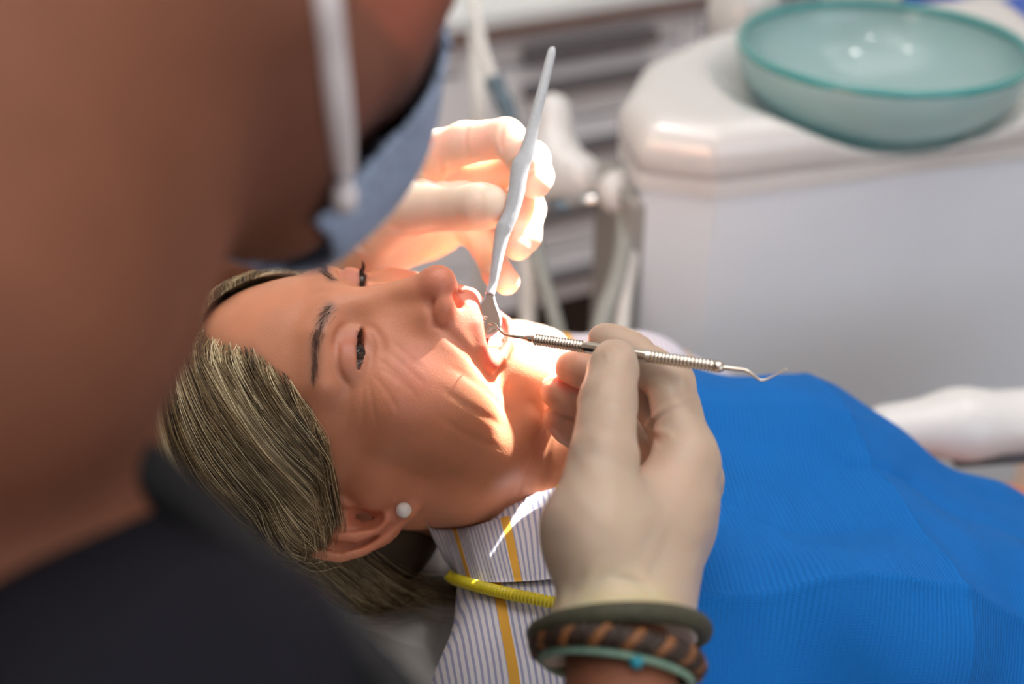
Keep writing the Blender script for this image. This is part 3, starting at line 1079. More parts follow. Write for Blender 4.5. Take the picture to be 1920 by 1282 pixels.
col = np.tile(lin((208, 140, 106)), (len(V), 1))
mix = lambda col, c, w: col * (1 - np.clip(w, 0, 1)) + lin(c) * np.clip(w, 0, 1)
col = mix(col, (212, 128, 106), 0.75 * gauss((3.9, 7.2, -0.6), (2.4, 2.6, 2.0)))          # cheek flush
col = mix(col, (205, 120, 100), 0.7 * gauss((0, 11.0, -1.5), (1.7, 2.0, 1.5)))
col = mix(col, (214, 134, 118), 0.6 * gauss((0, 9.6, -3.0), (3.2, 2.2, 1.4)))
lipU = [(0, 9.98, -3.75), (0.5, 10.05, -3.65), (1.4, 9.65, -3.95), (2.2, 8.8, -4.6), (2.6, 8.0, -5.1)]
lipL = [(0, 8.55, -5.95), (0.9, 8.45, -5.9), (1.9, 8.1, -5.6), (2.6, 7.85, -5.1)]
col = mix(col, (196, 98, 88), 0.85 * seg_field(lipU, 0.42))
col = mix(col, (196, 98, 88), 0.85 * seg_field(lipL, 0.45))
col = mix(col, (176, 104, 92), 0.65 * gauss((3.2, 8.2, 2.9), (1.5, 1.6, 1.1)))          # eyelids
col = mix(col, (120, 70, 62), 0.8 * seg_field([(2.1, 8.25, 2.6), (3.2, 8.3, 2.64), (4.25, 7.6, 2.5)], 0.12))
brow_line = [(1.2, 9.0, 4.3), (2.3, 8.75, 4.65), (3.6, 8.15, 4.85), (4.9, 6.9, 4.6)]
col = mix(col, (112, 82, 68), 0.75 * seg_field(brow_line, 0.34))
col = mix(col, (190, 108, 84), 0.7 * gauss((7.4, -1.2, 0.3), (1.6, 2.6, 3.4)))          # ear
inm = ((Y < 9.0) & (Y > 2.0) & (Z < -2.6) & (Z > -6.6) & (X < 2.5) & (patient_head_local((V + 0).astype(np.float32)) > -1))
e1 = unit((0, 0.87, -0.5))
e2 = np.cross((1, 0, 0), e1)
qm = V - np.array([0, 7.4, -4.3])
oral = (((qm[:, 0] / 2.32) ** 2 + (qm @ e1 / 4.2) ** 2 + (qm @ e2 / 1.08) ** 2) < 1.0) & (qm @ e1 < 1.9)
oral |= (((V - np.array([0, 5.3, -4.2])) / np.array([2.7, 3.3, 1.7])) ** 2).sum(1) < 1.0
col[oral] = lin((180, 74, 62))
# scalp inside the hairline takes the hair-brown of the roots
scalp = np.clip(0.3 - hair_region(V), 0, 1)
ear_d = ear_sdf(np.stack([X, Y, Z], 1).astype(np.float32))
scalp = scalp * (ear_d > 0.25)
col = mix(col, (92, 70, 50), 0.9 * scalp[:, None])
Vh, Fh, ch = HEAD.w(V), F, col
Vt, Ft = sdf_mesh(lambda P: np.minimum(torso_sdf(P, -0.7), arm_sdf(P)), (-28, -20, -74), (28, 16, 2), 0.7)
keep_t = np.ones(len(Vt), bool)
body = mesh_obj('body', np.vstack([Vh, TORSO.w(Vt)]), np.vstack([Fh, Ft + len(Vh)]), M['skin'], patient,
                col=np.vstack([ch, np.tile(lin((196, 128, 98)), (len(Vt), 1))]))
print('patient body', len(Vh), len(Vt), round(time.time() - T0, 1))

# eyes
for sx in (1, -1):
    prof = [(max(1.2 * math.sin(t), 1e-6), -1.2 * math.cos(t)) for t in np.linspace(0, math.pi, 41)]
    ang = np.linspace(0, 2 * np.pi, 48, endpoint=False)
    gz = unit((0.02 * sx, 0.965, -0.22))
    u_ = unit(np.cross(gz, (1, 0, 0)))
    w_ = np.cross(gz, u_)
    Ve, Fe, ce = [], [], []
    for i, (r, hh) in enumerate(prof):
        Ve.append(np.array([3.2 * sx, 7.0, 2.72]) + hh * gz + r * (np.cos(ang)[:, None] * u_ + np.sin(ang)[:, None] * w_))
        c_ = lin((18, 12, 10)) if (hh > 0 and r < 0.30) else (lin((62, 38, 24)) if (hh > 0 and r < 0.72) else lin((150, 118, 108)))
        ce.append(np.tile(c_, (48, 1)))
    for i in range(40):
        for j in range(48):
            k = (j + 1) % 48
            Fe.append((i * 48 + j, i * 48 + k, (i + 1) * 48 + k, (i + 1) * 48 + j))
    mesh_obj('eye', HEAD.w(np.vstack(Ve)), Fe, M['eye'], patient, col=np.vstack(ce))


# hair-like strands as thin three-sided tubes
def strands_geo(S, r0, r1):
    """S (n,k,3) strand points; tapered triangular tubes"""
    n, k, _ = S.shape
    T = np.gradient(S, axis=1)
    T /= np.linalg.norm(T, axis=2, keepdims=True) + 1e-9
    ref = np.array([0.31, 0.2, 0.93])
    u = np.cross(T, ref)
    u /= np.linalg.norm(u, axis=2, keepdims=True) + 1e-9
    w = np.cross(T, u)
    tt = np.linspace(0, 1, k)[None, :, None]
    R = np.asarray(r0).reshape(-1, 1, 1) * (1 - tt) + np.asarray(r1).reshape(-1, 1, 1) * tt
    V = np.stack([S + R * (math.cos(a) * u + math.sin(a) * w) for a in (0, 2.094, 4.189)], 2)
    idx = np.arange(n * k * 3).reshape(n, k, 3)
    q = []
    for j in range(3):
        l = (j + 1) % 3
        q.append(np.stack([idx[:, :-1, j], idx[:, :-1, l], idx[:, 1:, l], idx[:, 1:, j]], -1).reshape(-1, 4))
    return V.reshape(-1, 3), np.concatenate(q)


# brows and lashes
face_f = lambda P: head_sdf(P.astype(np.float32), JAW, detail=False)
for sx in (1, -1):
    n = 150
    t = rng.random(n)
    line = catmull(brow_line, 20)
    ii = (t * (len(line) - 1)).astype(int)
    base = line[ii] + rng.normal(0, 1, (n, 3)) * np.array([0.1, 0.1, 0.17]) * (1 - 0.5 * t[:, None])
    b0 = base.copy()
    base = project(face_f, base, 0.0)
    okb = np.linalg.norm(base - b0, axis=1) < 0.7
    base, t = base[okb], t[okb]
    n = len(base)
    dr = np.stack([0.55 + 0.5 * t, -0.25 - 0.5 * t, 0.55 - 0.9 * t], 1) + rng.normal(0, 0.12, (n, 3))
    dr /= np.linalg.norm(dr, axis=1)[:, None]
    S = np.stack([base + dr * (s_ * 0.75) + surf_normal(face_f, base.astype(np.float32)) * (0.02 + 0.05 * math.sin(3 * s_)) for s_ in (0, 0.33, 0.66, 1.0)], 1)
    S[:, :, 0] *= sx
    Vb, Fb = strands_geo(HEAD.w(S.reshape(-1, 3)).reshape(S.shape), np.full(n, 0.00011), np.full(n, 0.00003))
    mesh_obj('eyebrow', Vb, Fb, M['brow'], patient)
    n = 70
    t = rng.random(n)
    ed = catmull([(2.15, 8.05, 2.6), (2.8, 8.32, 2.62), (3.5, 8.25, 2.6), (4.2, 7.55, 2.45)], 16)
    base = ed[(t * (len(ed) - 1)).astype(int)] + rng.normal(0, 0.02, (n, 3))
    out = np.stack([-0.15 + 0.7 * t, 0.9 - 0.3 * t, -0.55 + 0 * t], 1) + rng.normal(0, 0.12, (n, 3))
    out /= np.linalg.norm(out, axis=1)[:, None]
    S = np.stack([base + out * (0.75 * s_) + np.array([0, 0, 0.30]) * s_ ** 2 for s_ in (0, 0.3, 0.6, 1.0)], 1)
    S[:, :, 0] *= sx
    Vb, Fb = strands_geo(HEAD.w(S.reshape(-1, 3)).reshape(S.shape), np.full(n, 0.00014), np.full(n, 0.00003))
    mesh_obj('eyelashes', Vb, Fb, M['lash'], patient)
# lit peach fuzz on the chin
n = 1500
pts = np.stack([rng.uniform(-3.4, 0.3, n), np.full(n, 8.0), rng.uniform(-11.0, -6.8, n)], 1)
pts = project(face_f, pts, 0.0)
nr = surf_normal(face_f, pts.astype(np.float32))
dr = nr * 0.75 + np.array([0, 0, -0.6]) + rng.normal(0, 0.25, (n, 3))
dr /= np.linalg.norm(dr, axis=1)[:, None]
S = np.stack([pts + dr * s_ for s_ in (-0.02, 0.13, 0.26)], 1)
Vb, Fb = strands_geo(HEAD.w(S.reshape(-1, 3)).reshape(S.shape), np.full(n, 0.00006), np.full(n, 0.00003))
fz = mesh_obj('facial_fuzz', Vb, Fb, M['tooth'], patient)
fz['kind'] = 'stuff'

# teeth, each one a piece; tongue
def tooth_mesh():
    bm = bmesh.new()
    bmesh.ops.create_cube(bm, size=1.0)
    bmesh.ops.subdivide_edges(bm, edges=bm.edges[:], cuts=2, use_grid_fill=True)
    for v in bm.verts:
        q = v.co.copy()
        nn = q.normalized() * 0.56
        v.co = q * 0.55 + nn * 0.45
        v.co.x *= (1.0 - 0.18 * (v.co.z + 0.5))
    me = bpy.data.meshes.new('tooth')
    bm.to_mesh(me)
    bm.free()
    for p in me.polygons:
        p.use_smooth = True
    me.materials.append(M['tooth'])
    return me


tmesh = tooth_mesh()
for row in (0, 1):
    for k in range(-6, 7):
        if k == 0:
            continue
        a = (abs(k) - 0.5) * (0.235 if row == 0 else 0.225) * (1 if k > 0 else -1)
        if row == 0:
            c = np.array([2.35 * math.sin(a), 5.9 + 3.15 * math.cos(a), -4.02 + 0.10 * abs(a)])
            sc_ = (0.78 if abs(k) < 2 else 0.62 if abs(k) < 4 else 0.75, 0.5 if abs(k) < 4 else 0.8, 0.95)
            tilt = 0.0
        else:
            c = np.array([2.2 * math.sin(a), 5.1 + 2.75 * math.cos(a), -5.55 + 0.3 * abs(a)])
            sc_ = (0.55 if abs(k) < 3 else 0.68, 0.5 if abs(k) < 4 else 0.8, 0.9)
            tilt = math.radians(190)
        o = bpy.data.objects.new('tooth', tmesh)
        Rz = Matrix.Rotation(-a, 4, 'Z')
        Rx = Matrix.Rotation(tilt, 4, 'X')
        B4 = Matrix([[HEAD.x[i], HEAD.y[i], HEAD.z[i], 0] for i in range(3)] + [[0, 0, 0, 1]])
        wc = HEAD.w(c)
        o.matrix_world = Matrix.Translation(Vector(wc)) @ B4 @ Rz @ Rx @ Matrix.Diagonal((0.01 * sc_[0], 0.01 * sc_[1], 0.01 * sc_[2], 1))
        link(o, patient)
Vg, Fg = sdf_mesh(lambda P: smin(ell(P, (0, 5.2, -5.6), (1.8, 2.6, 0.75)), ell(P, (0, 7.0, -5.55), (1.35, 0.9, 0.45)), 0.5), (-2.5, 1.5, -7.0), (2.5, 9.0, -4.0), 0.12)
mesh_obj('tongue', HEAD.w(Vg), Fg, M['gum'], patient)

# ------------------------------------------------------------------ hair
def hair_skull(P):
    return ell(P, (0, -0.9, 4.6), (7.15, 9.2, 8.2))


def cap_sdf(P):
    Q = P.copy()
    Q[:, 0] = np.abs(Q[:, 0])
    d = ell(Q, (0, -1.1, 4.5), (7.45, 9.75, 8.7))
    d = smin(d, ell(Q, (0, -6.8, -0.8), (6.8, 5.4, 5.2)), 2.0)
    d = smax(d, hair_region(Q) + 0.55, 0.5)
    return smax(d, -(ear_sdf(Q) - 0.25), 0.2)


Vc, Fc_ = sdf_mesh(cap_sdf, (-9, -14, -9), (9, 10, 15), 0.25)
hair = mesh_obj('hair', HEAD.w(Vc), Fc_, M['hair'], patient, col=np.tile(lin((70, 54, 38)), (len(Vc), 1)))
# strands combed from the parting and temple down behind the ear
NS, NK = 14000, 26
roots = []
while sum(len(r) for r in roots) < NS:
    v = rng.normal(0, 1, (8000, 3))
    v /= np.linalg.norm(v, axis=1)[:, None]
    p = np.array([0, -1.1, 4.5]) + v * np.array([7.6, 9.9, 8.85])
    hr = hair_region(p.astype(np.float32))
    ok = (hr < 0.35) & (p[:, 2] > 1.5) & (rng.random(len(p)) < np.where(p[:, 0] > -2, 1.0, 0.35)) & (p[:, 1] > -9)
    ok &= rng.random(len(p)) < np.where(hr > -1.5, 1.0, 0.40)
    roots.append(p[ok])
roots = np.concatenate(roots)[:NS]
side = np.where(roots[:, 0] >= -0.5, 1.0, -1.0)
lay = rng.random(NS) * 0.55 + 0.03
stray = np.where(rng.random(NS) < 0.12, rng.uniform(0.2, 1.3, NS), 0.0)


def hair_vol(P):
    Q = P.copy()
    Q[:, 0] = np.abs(Q[:, 0])
    d = ell(Q, (0, -1.1, 4.5), (7.5, 9.8, 8.75))
    d = smin(d, ell(Q, (0, -6.8, -0.8), (7.0, 5.6, 5.4)), 2.0)
    return smin(d, ell(Q, EAR_O + np.array([0.9, -1.2, 3.2]), (1.3, 1.6, 1.2)), 1.2)


hv = lambda P: hair_vol(P.astype(np.float32))
P_ = roots.copy()
Ls = [P_.copy()]
length = rng.uniform(11, 18.5, NS)
step = length / (NK - 1)
vel = None
for k in range(NK - 1):
    fr = np.clip((P_[:, 1] - 3.0) / 3.0, 0, 1)                       # along the forehead: sideways first
    post = 0.62 + 0.9 * np.clip((5.0 - P_[:, 2]) / 3, 0, 1) * np.clip((P_[:, 1] + 4.0) / 3, 0, 1)
    post = np.where(P_[:, 2] < -3.5, 0.05, post)
    D = np.stack([(0.25 + 0.5 * fr) * side, -post, np.full(NS, -0.85)], 1) + 0.06 * np.sin(P_ * 1.7 + k * 0.2)
    D /= np.linalg.norm(D, axis=1)[:, None]
    vel = D if vel is None else vel * 0.6 + D * 0.4
    nrm = surf_normal(hv, P_.astype(np.float32))
    vt = vel - nrm * np.sum(vel * nrm, 1)[:, None] * np.where(P_[:, 2] > -4, 1.0, 0.3)[:, None]
    vt /= np.linalg.norm(vt, axis=1)[:, None] + 1e-9
    P_ = P_ + vt * step[:, None]
    hr_ = hair_region(P_)
    out_ = np.clip(hr_ + lay * 0.6 - 0.25 - stray, 0, 0.8) * (P_[:, 2] > -2.5)
    P_[:, 1] -= out_
    dd = hv(P_) - (lay + 0.02)
    pull = np.where(dd < 0, dd, dd * np.where(P_[:, 2] > -4.0, 0.9, 0.1))
    P_ = P_ - nrm * pull[:, None]
    Ls.append(P_.copy())
S = np.stack(Ls, 1)
S += (rng.normal(0, 1, (NS, 1, 3)) * (0.16 + 0.55 * (rng.random((NS, 1, 1)) < 0.12)) * np.linspace(0, 1, NK)[None, :, None])
# clumping: streak colour follows the place of the root
ph = roots[:, 0] * 1.1 + roots[:, 1] * 1.9 - roots[:, 2] * 2.3
streak = 0.45 + 0.55 * np.sin(ph * 1.3 + 1.5 * np.sin(ph * 0.37)) * np.sin(ph * 0.53 + 0.4) + rng.normal(0, 0.24, NS)
cdark, cmid, clight = lin((70, 54, 38)), lin((160, 132, 92)), lin((244, 226, 184))
st = np.clip(streak, 0, 1)[:, None]
cs = np.where(st < 0.55, cdark + (cmid - cdark) * (st / 0.55), cmid + (clight - cmid) * ((st - 0.55) / 0.45))
Vs, Fs = strands_geo(HEAD.w(S.reshape(-1, 3)).reshape(S.shape), np.full(NS, 0.00022), np.full(NS, 0.00009))
sh = mesh_obj('hair_strands', Vs, Fs, M['hair'], hair, col=np.repeat(cs, NK * 3, 0))
sh['kind'] = 'stuff'
print('hair', round(time.time() - T0, 1))

# pearl earring on the lobe facing the camera
for sx in (1, -1):
    lob = ept(0.62, -2.45, 0.62) * np.array([sx, 1, 1])
    pe = ball('pearl_earring', HEAD.w(lob), 0.0046, M['pearl'], patient, 32)
    dirv = unit(HEAD.w(ept(0.95, -2.9, 0.75) * np.array([sx, 1, 1])) - HEAD.w(lob))
    st_ = [ball('gold_setting', 0.0043 * unit(dirv + 0.28 * np.array(v)), 0.0007, M['gold'], pe, 10)
           for v in ((0, 0, 0), (1, 0, 0), (-1, 0, 0.2), (0, 1, 0), (0, -0.6, 0.8))]

# ------------------------------------------------------------------ shirt
def stripe_material():
    m = bpy.data.materials.new('striped_shirt_cloth')
    m.use_nodes = True
    N, L = m.node_tree.nodes, m.node_tree.links
    b = N['Principled BSDF']
    b.inputs['Roughness'].default_value = 0.85
    at = N.new('ShaderNodeAttribute')
    at.attribute_name = 'stripe'
    tc = N.new('ShaderNodeTexCoord')
    nz = N.new('ShaderNodeTexNoise')
    nz.inputs['Scale'].default_value = 14
    L.new(tc.outputs['Object'], nz.inputs['Vector'])
    wob = N.new('ShaderNodeMath')
    wob.operation = 'MULTIPLY_ADD'
    wob.inputs[1].default_value = 0.004
    L.new(nz.outputs[0], wob.inputs[0])
    L.new(at.outputs['Fac'], wob.inputs[2])

    def wrapm(period, lo, hi):
        mo = N.new('ShaderNodeMath')
        mo.operation = 'WRAP'
        mo.inputs[1].default_value = 0
        mo.inputs[2].default_value = period
        L.new(wob.outputs[0], mo.inputs[0])
        g = N.new('ShaderNodeMapRange')
        g.inputs[1].default_value = lo
        g.inputs[2].default_value = hi
        L.new(mo.outputs[0], g.inputs[0])
        return g, mo
    sn = N.new('ShaderNodeMath')
    sn.operation = 'MULTIPLY'
    sn.inputs[1].default_value = 2 * math.pi / 0.0033
    L.new(wob.outputs[0], sn.inputs[0])
    s2 = N.new('ShaderNodeMath')
    s2.operation = 'SINE'
    L.new(sn.outputs[0], s2.inputs[0])
    g1 = N.new('ShaderNodeMapRange')
    g1.inputs[1].default_value = 0.05
    g1.inputs[2].default_value = 0.55
    L.new(s2.outputs[0], g1.inputs[0])
    mx = N.new('ShaderNodeMix')
    mx.data_type = 'RGBA'
    mx.inputs[6].default_value = rgba((222, 218, 222))
    mx.inputs[7].default_value = rgba((160, 162, 192))
    L.new(g1.outputs[0], mx.inputs[0])
    mo = N.new('ShaderNodeMath')
    mo.operation = 'WRAP'
    mo.inputs[1].default_value = 0
    mo.inputs[2].default_value = 0.0445
    L.new(wob.outputs[0], mo.inputs[0])
    lt = N.new('ShaderNodeMath')
    lt.operation = 'LESS_THAN'
    lt.inputs[1].default_value = 0.0052
    L.new(mo.outputs[0], lt.inputs[0])
    mx2 = N.new('ShaderNodeMix')
    mx2.data_type = 'RGBA'
    mx2.inputs[7].default_value = rgba((226, 170, 62))
    L.new(lt.outputs[0], mx2.inputs[0])
    L.new(mx.outputs[2], mx2.inputs[6])
    L.new(mx2.outputs[2], b.inputs['Base Color'])
    bn = N.new('ShaderNodeTexNoise')
    bn.inputs['Scale'].default_value = 900
    L.new(tc.outputs['Object'], bn.inputs['Vector'])
    bp = N.new('ShaderNodeBump')
    bp.inputs['Strength'].default_value = 0.25
    bp.inputs['Distance'].default_value = 0.0008
    L.new(bn.outputs[0], bp.inputs['Height'])
    L.new(bp.outputs[0], b.inputs['Normal'])
    return m


M['shirt'] = stripe_material()


def shirt_sdf(P):
    d = torso_sdf(P, 0.35)
    Wp = TORSO.w(P)
    Hl = HEAD.l(Wp)
    neck = rcone(Hl, (0, -1.6, -4), (0, -0.6, -22.0), 6.0, 6.2)
    d = smax(d, -neck, 0.4)
    # soft folds
    d = d + 0.16 * np.sin(P[:, 2] * 0.9 + 1.6 * np.sin(P[:, 0] * 0.35)) * np.sin(P[:, 0] * 0.5 + P[:, 1] * 0.3)
    d = groove(P, d, [(12.0, 4.0, -1.0), (15.5, 1.0, -4.5), (17.5, -3.5, -5.0), (17.0, -8.0, -5.5)], 0.5, 0.25)
    d = smax(d, -(P[:, 2] + 54), 0.5)
    far = P[:, 0] < 0
    return smax(d, np.where(far, -(P[:, 2] + 28.5), -(P[:, 2] + 28.5)) * np.where(np.abs(P[:, 0]) > 15, 1, 0) + np.where(np.abs(P[:, 0]) > 15, 0, -50), 0.3)


Vs_, Fs_ = sdf_mesh(shirt_sdf, (-28, -18, -56), (28, 14, 6), 0.45)
Ws_ = TORSO.w(Vs_)
stripe = (Ws_ - NBASE) @ unit((0.97, 0.22, 0.0)) + 0.0006 * Vs_[:, 0] ** 1 + 1.0
mesh_obj('shirt', Ws_, Fs_, M['shirt'], patient, floats={'stripe': stripe})
print('shirt', round(time.time() - T0, 1))

# ------------------------------------------------------------------ trousers and shoes, resting on the seat
def patient_legs(P):
    L_ = TORSO.l(P).copy()
    L_[:, 0] = np.abs(L_[:, 0])
    d = ell(L_, (0, -4.0, -50), (15.5, 8.8, 13)) * 0.01
    for sx in (1, -1):
        hp, kn, an = TORSO.w((8 * sx, -7, -56)), None, None
        kn = hp + np.array([0.42, -0.02 * sx, -0.01])
        an = kn + np.array([0.40, 0.0, -0.10])
        d = smin(d, chain(P, [hp, kn, an], [0.085, 0.062, 0.042]), 0.03)
    return d


_h = TORSO.w((0, -7, -56))
V, F = sdf_mesh(patient_legs, _h + np.array([-0.22, -0.26, -0.30]), _h + np.array([0.95, 0.26, 0.30]), 0.010)
mesh_obj('trousers', V, F, M['trousers'], patient)
for sx in (1, -1):
    an = TORSO.w((8 * sx, -7, -56)) + np.array([0.82, -0.02 * sx, -0.11])
    fo = lambda P: smin(rcone(P, an, an + np.array([0.05, 0, -0.03]), 0.045, 0.048), rcone(P, an + np.array([0.05, 0, -0.03]), an + np.array([0.10, 0, 0.11]), 0.042, 0.032), 0.03)
    V, F = sdf_mesh(fo, an - 0.12, an + 0.22, 0.008)
    mesh_obj('shoe', V, F, M['black'], patient)
# ================================================================== the dentist
def WP(*a):
    return [W(*p) for p in a]


dentist = thing('person', 'dentist in dark scrubs and face mask leaning over with gloved hands', 'person')


def hand_sdf(P, palm, fingers, kf=0.010, kp=0.016):
    pd = None
    for a, b, ra, rb in palm:
        e = rcone(P, a, b, ra, rb)
        pd = e if pd is None else smin(pd, e, kp)
    d = pd
    for pts, rad in fingers:
        e = chain(P, pts, rad, 0.0035)
        d = smin(d, smin(pd, e, kf), 0.0012)
    return d


def glove_col(V, base, tips, extra=()):
    c = np.tile(lin(base), (len(V), 1))
    for p, r, cc, w in extra:
        g = np.exp(-(np.linalg.norm(V - p, axis=1) / r) ** 2)[:, None] * w
        c = c * (1 - g) + lin(cc) * g
    return c


# ---- right hand, held in front of the chin
RH = dict(
    wr=W(1158, 1215, 0.532), fore=W(1175, 1420, 0.50),
    thc=W(1118, 1010, 0.548),
    imcp=W(1288, 862, 0.606), mmcp=W(1296, 900, 0.630), rmcp=W(1280, 940, 0.652), lmcp=W(1252, 985, 0.668))
R_thumb = (WP((1112, 985, 0.552), (1132, 860, 0.568), (1140, 752, 0.592), (1150, 690, 0.607), (1153, 676, 0.611)), [0.0215, 0.0158, 0.0138, 0.0122, 0.0108])
R_index = (WP((1288, 862, 0.606), (1256, 716, 0.632), (1184, 662, 0.640), (1152, 647, 0.643), (1133, 638, 0.645)), [0.0142, 0.0122, 0.0108, 0.0102, 0.0090])
R_mid = (WP((1296, 900, 0.630), (1236, 762, 0.654), (1138, 706, 0.668), (1092, 692, 0.674), (1072, 689, 0.677)), [0.0140, 0.0118, 0.0106, 0.0102, 0.0090])
R_ring = (WP((1280, 940, 0.652), (1212, 815, 0.688), (1112, 764, 0.690), (1062, 742, 0.689), (1042, 732, 0.688)), [0.0135, 0.0116, 0.0106, 0.0104, 0.0092])
R_lit = (WP((1252, 985, 0.668), (1190, 880, 0.702), (1108, 832, 0.702), (1066, 800, 0.698), (1046, 784, 0.694)), [0.0125, 0.0108, 0.0098, 0.0096, 0.0084])
R_palm = [(RH['fore'], RH['wr'], 0.0245, 0.0205), (RH['wr'], RH['thc'], 0.0205, 0.0205),
          (RH['wr'], RH['imcp'], 0.0205, 0.0145), (RH['wr'], RH['mmcp'], 0.0205, 0.0150),
          (RH['wr'], RH['rmcp'], 0.0205, 0.0150), (RH['wr'], RH['lmcp'], 0.0205, 0.0145),
          (RH['thc'], W(1250, 960, 0.60), 0.0195, 0.020)]
R_fingers = [R_thumb, R_index, R_mid, R_ring, R_lit]
CUFF_N = unit(W(1160, 1100, 0.54) - W(1165, 1300, 0.52))


def rhand(P, grow=0.0):
    d = hand_sdf(P, R_palm, R_fingers) - grow
    return d


def line3(*a):
    return [W(*p) for p in a]


def on_surf(f, pts, n=5):
    """polyline of photo points dropped onto the surface f"""
    q = catmull(np.array(pts, float), n)
    d = raydist(f, q[:, 0], q[:, 1], 0.45, 0.95)
    return [W(x, y, dd) for (x, y), dd in zip(q, d)]


R_CREASE = [(on_surf(rhand, p), w_, dp) for p, w_, dp in (
    ([(1206, 806), (1240, 768), (1285, 748), (1318, 748)], 0.0013, -0.0011),
    ([(1210, 812), (1245, 776), (1290, 758)], 0.0012, 0.0007),
    ([(1203, 800), (1222, 806), (1250, 812), (1262, 826)], 0.0016, -0.0009),
    ([(1200, 815), (1225, 818), (1244, 838)], 0.0014, 0.0009),
    ([(1192, 655), (1200, 638), (1210, 622)], 0.0010, 0.0009),
    ([(1222, 650), (1234, 640)], 0.0012, 0.0008),
    ([(1120, 652), (1128, 664), (1132, 680)], 0.0009, 0.0006),
    ([(1132, 648), (1144, 660), (1150, 678)], 0.0009, 0.0006),
    ([(1146, 645), (1160, 656), (1168, 672)], 0.0009, 0.0006),
    ([(1016, 722), (1030, 712), (1042, 718)], 0.0012, 0.0010),
    ([(1018, 708), (1030, 700), (1046, 704)], 0.0010, -0.0006),
    ([(1026, 792), (1026, 776), (1040, 764)], 0.0014, -0.0012),
    ([(1112, 752), (1140, 742), (1172, 752)], 0.0014, 0.0005),
    ([(1120, 770), (1142, 764), (1164, 770)], 0.0012, 0.0004),
    ([(1095, 1110), (1150, 1082), (1200, 1100), (1240, 1150)], 0.0018, 0.0008),
    ([(1120, 1100), (1170, 1076), (1215, 1098), (1255, 1150)], 0.0014, -0.0008),
    ([(1150, 1080), (1190, 1085), (1235, 1120), (1262, 1150)], 0.0016, 0.0008),
    ([(1060, 1140), (1078, 1100), (1100, 1060)], 0.0020, 0.0008),
    ([(1080, 1152), (1110, 1134), (1160, 1126), (1215, 1134), (1264, 1156)], 0.0016, -0.0012),
    ([(1150, 1146), (1200, 1150), (1255, 1170)], 0.0013, -0.0008),
    ([(1155, 1138), (1205, 1142), (1260, 1162)], 0.0012, 0.0007),
    ([(1072, 1150), (1094, 1112), (1118, 1080)], 0.0016, -0.0006))]


def rglove(P):
    d = rhand(P)
    for pts, w_, dp in R_CREASE:
        d = groove(P, d, pts, w_, dp)
    d = d + 0.00025 * np.sin(P[:, 0] * 310 + 2 * np.sin(P[:, 2] * 170)) * np.sin(P[:, 2] * 240 + P[:, 1] * 150)
    # rolled cuff: end plane with a wavy edge
    q = P - A3(W(1160, 1172, 0.515))
    axial = q @ A3(CUFF_N)
    lat = q @ A3(RT)
    edge = axial + 0.004 - 0.006 * np.sin(lat * 55 + 0.6) + 0.12 * np.clip(-lat - 0.005, 0, 1)
    roll = np.exp(-((edge - 0.004) / 0.003) ** 2) * 0.0012
    flare = np.clip(1 - edge / 0.03, 0, 1) * 0.0016
    return smax(d - roll - flare, -edge, 0.001)


_pts = np.array([q for f_ in R_fingers for q in f_[0]] + [RH['wr'], W(1165, 1290, 0.52)])
LO, HI = _pts.min(0) - 0.04, _pts.max(0) + 0.04
V, F = sdf_mesh(rglove, LO, HI, 0.0013)
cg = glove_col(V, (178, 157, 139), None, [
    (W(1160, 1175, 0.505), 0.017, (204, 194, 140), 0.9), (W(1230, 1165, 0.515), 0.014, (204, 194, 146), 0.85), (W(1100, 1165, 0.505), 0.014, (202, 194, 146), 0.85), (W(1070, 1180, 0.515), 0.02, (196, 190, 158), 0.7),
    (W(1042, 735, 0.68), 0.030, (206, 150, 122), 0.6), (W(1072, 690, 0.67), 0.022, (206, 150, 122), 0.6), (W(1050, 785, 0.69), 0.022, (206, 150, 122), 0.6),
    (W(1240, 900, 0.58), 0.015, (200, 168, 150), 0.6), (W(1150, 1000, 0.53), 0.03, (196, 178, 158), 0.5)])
gl = mesh_obj('glove', V, F, M['latex'], dentist, col=cg)
gl['label'] = 'cream latex glove on the hand that holds the scaler'
print('right glove', len(V), round(time.time() - T0, 1))

# ---- left hand, behind the patient's nose, holding the mirror
LHw = W(640, 455, 0.800)
L_mcp = WP((800, 296, 0.770), (808, 345, 0.786), (806, 398, 0.794), (802, 440, 0.796))
L_thumb = (WP((690, 425, 0.772), (778, 388, 0.742), (868, 386, 0.722), (902, 387, 0.711), (917, 387, 0.708)), [0.0235, 0.0162, 0.0140, 0.0134, 0.0126])
L_index = (WP((800, 296, 0.770), (872, 268, 0.746), (948, 259, 0.728), (975, 288, 0.716), (978, 300, 0.714)), [0.0145, 0.0126, 0.0116, 0.0105, 0.0090])
L_mid = (WP((808, 345, 0.786), (925, 322, 0.770), (996, 300, 0.742), (1003, 332, 0.728), (1002, 344, 0.725)), [0.0142, 0.0122, 0.0112, 0.0108, 0.0092])
L_ring = (WP((806, 398, 0.794), (925, 392, 0.776), (988, 392, 0.746), (981, 440, 0.732), (971, 460, 0.728)), [0.0138, 0.0118, 0.0110, 0.0106, 0.0092])
L_lit = (WP((802, 440, 0.796), (880, 425, 0.786), (912, 462, 0.770), (932, 510, 0.742), (950, 528, 0.734)), [0.0130, 0.0104, 0.0098, 0.0090, 0.0080])
L_palm = [(W(480, 500, 0.82), LHw, 0.030, 0.0275), (LHw, L_mcp[0], 0.0265, 0.016), (LHw, L_mcp[1], 0.0265, 0.016),
          (LHw, L_mcp[2], 0.0265, 0.0155), (LHw, L_mcp[3], 0.0265, 0.015), (LHw, W(690, 425, 0.772), 0.0262, 0.0235)]
L_fingers = [L_thumb, L_index, L_mid, L_ring, L_lit]


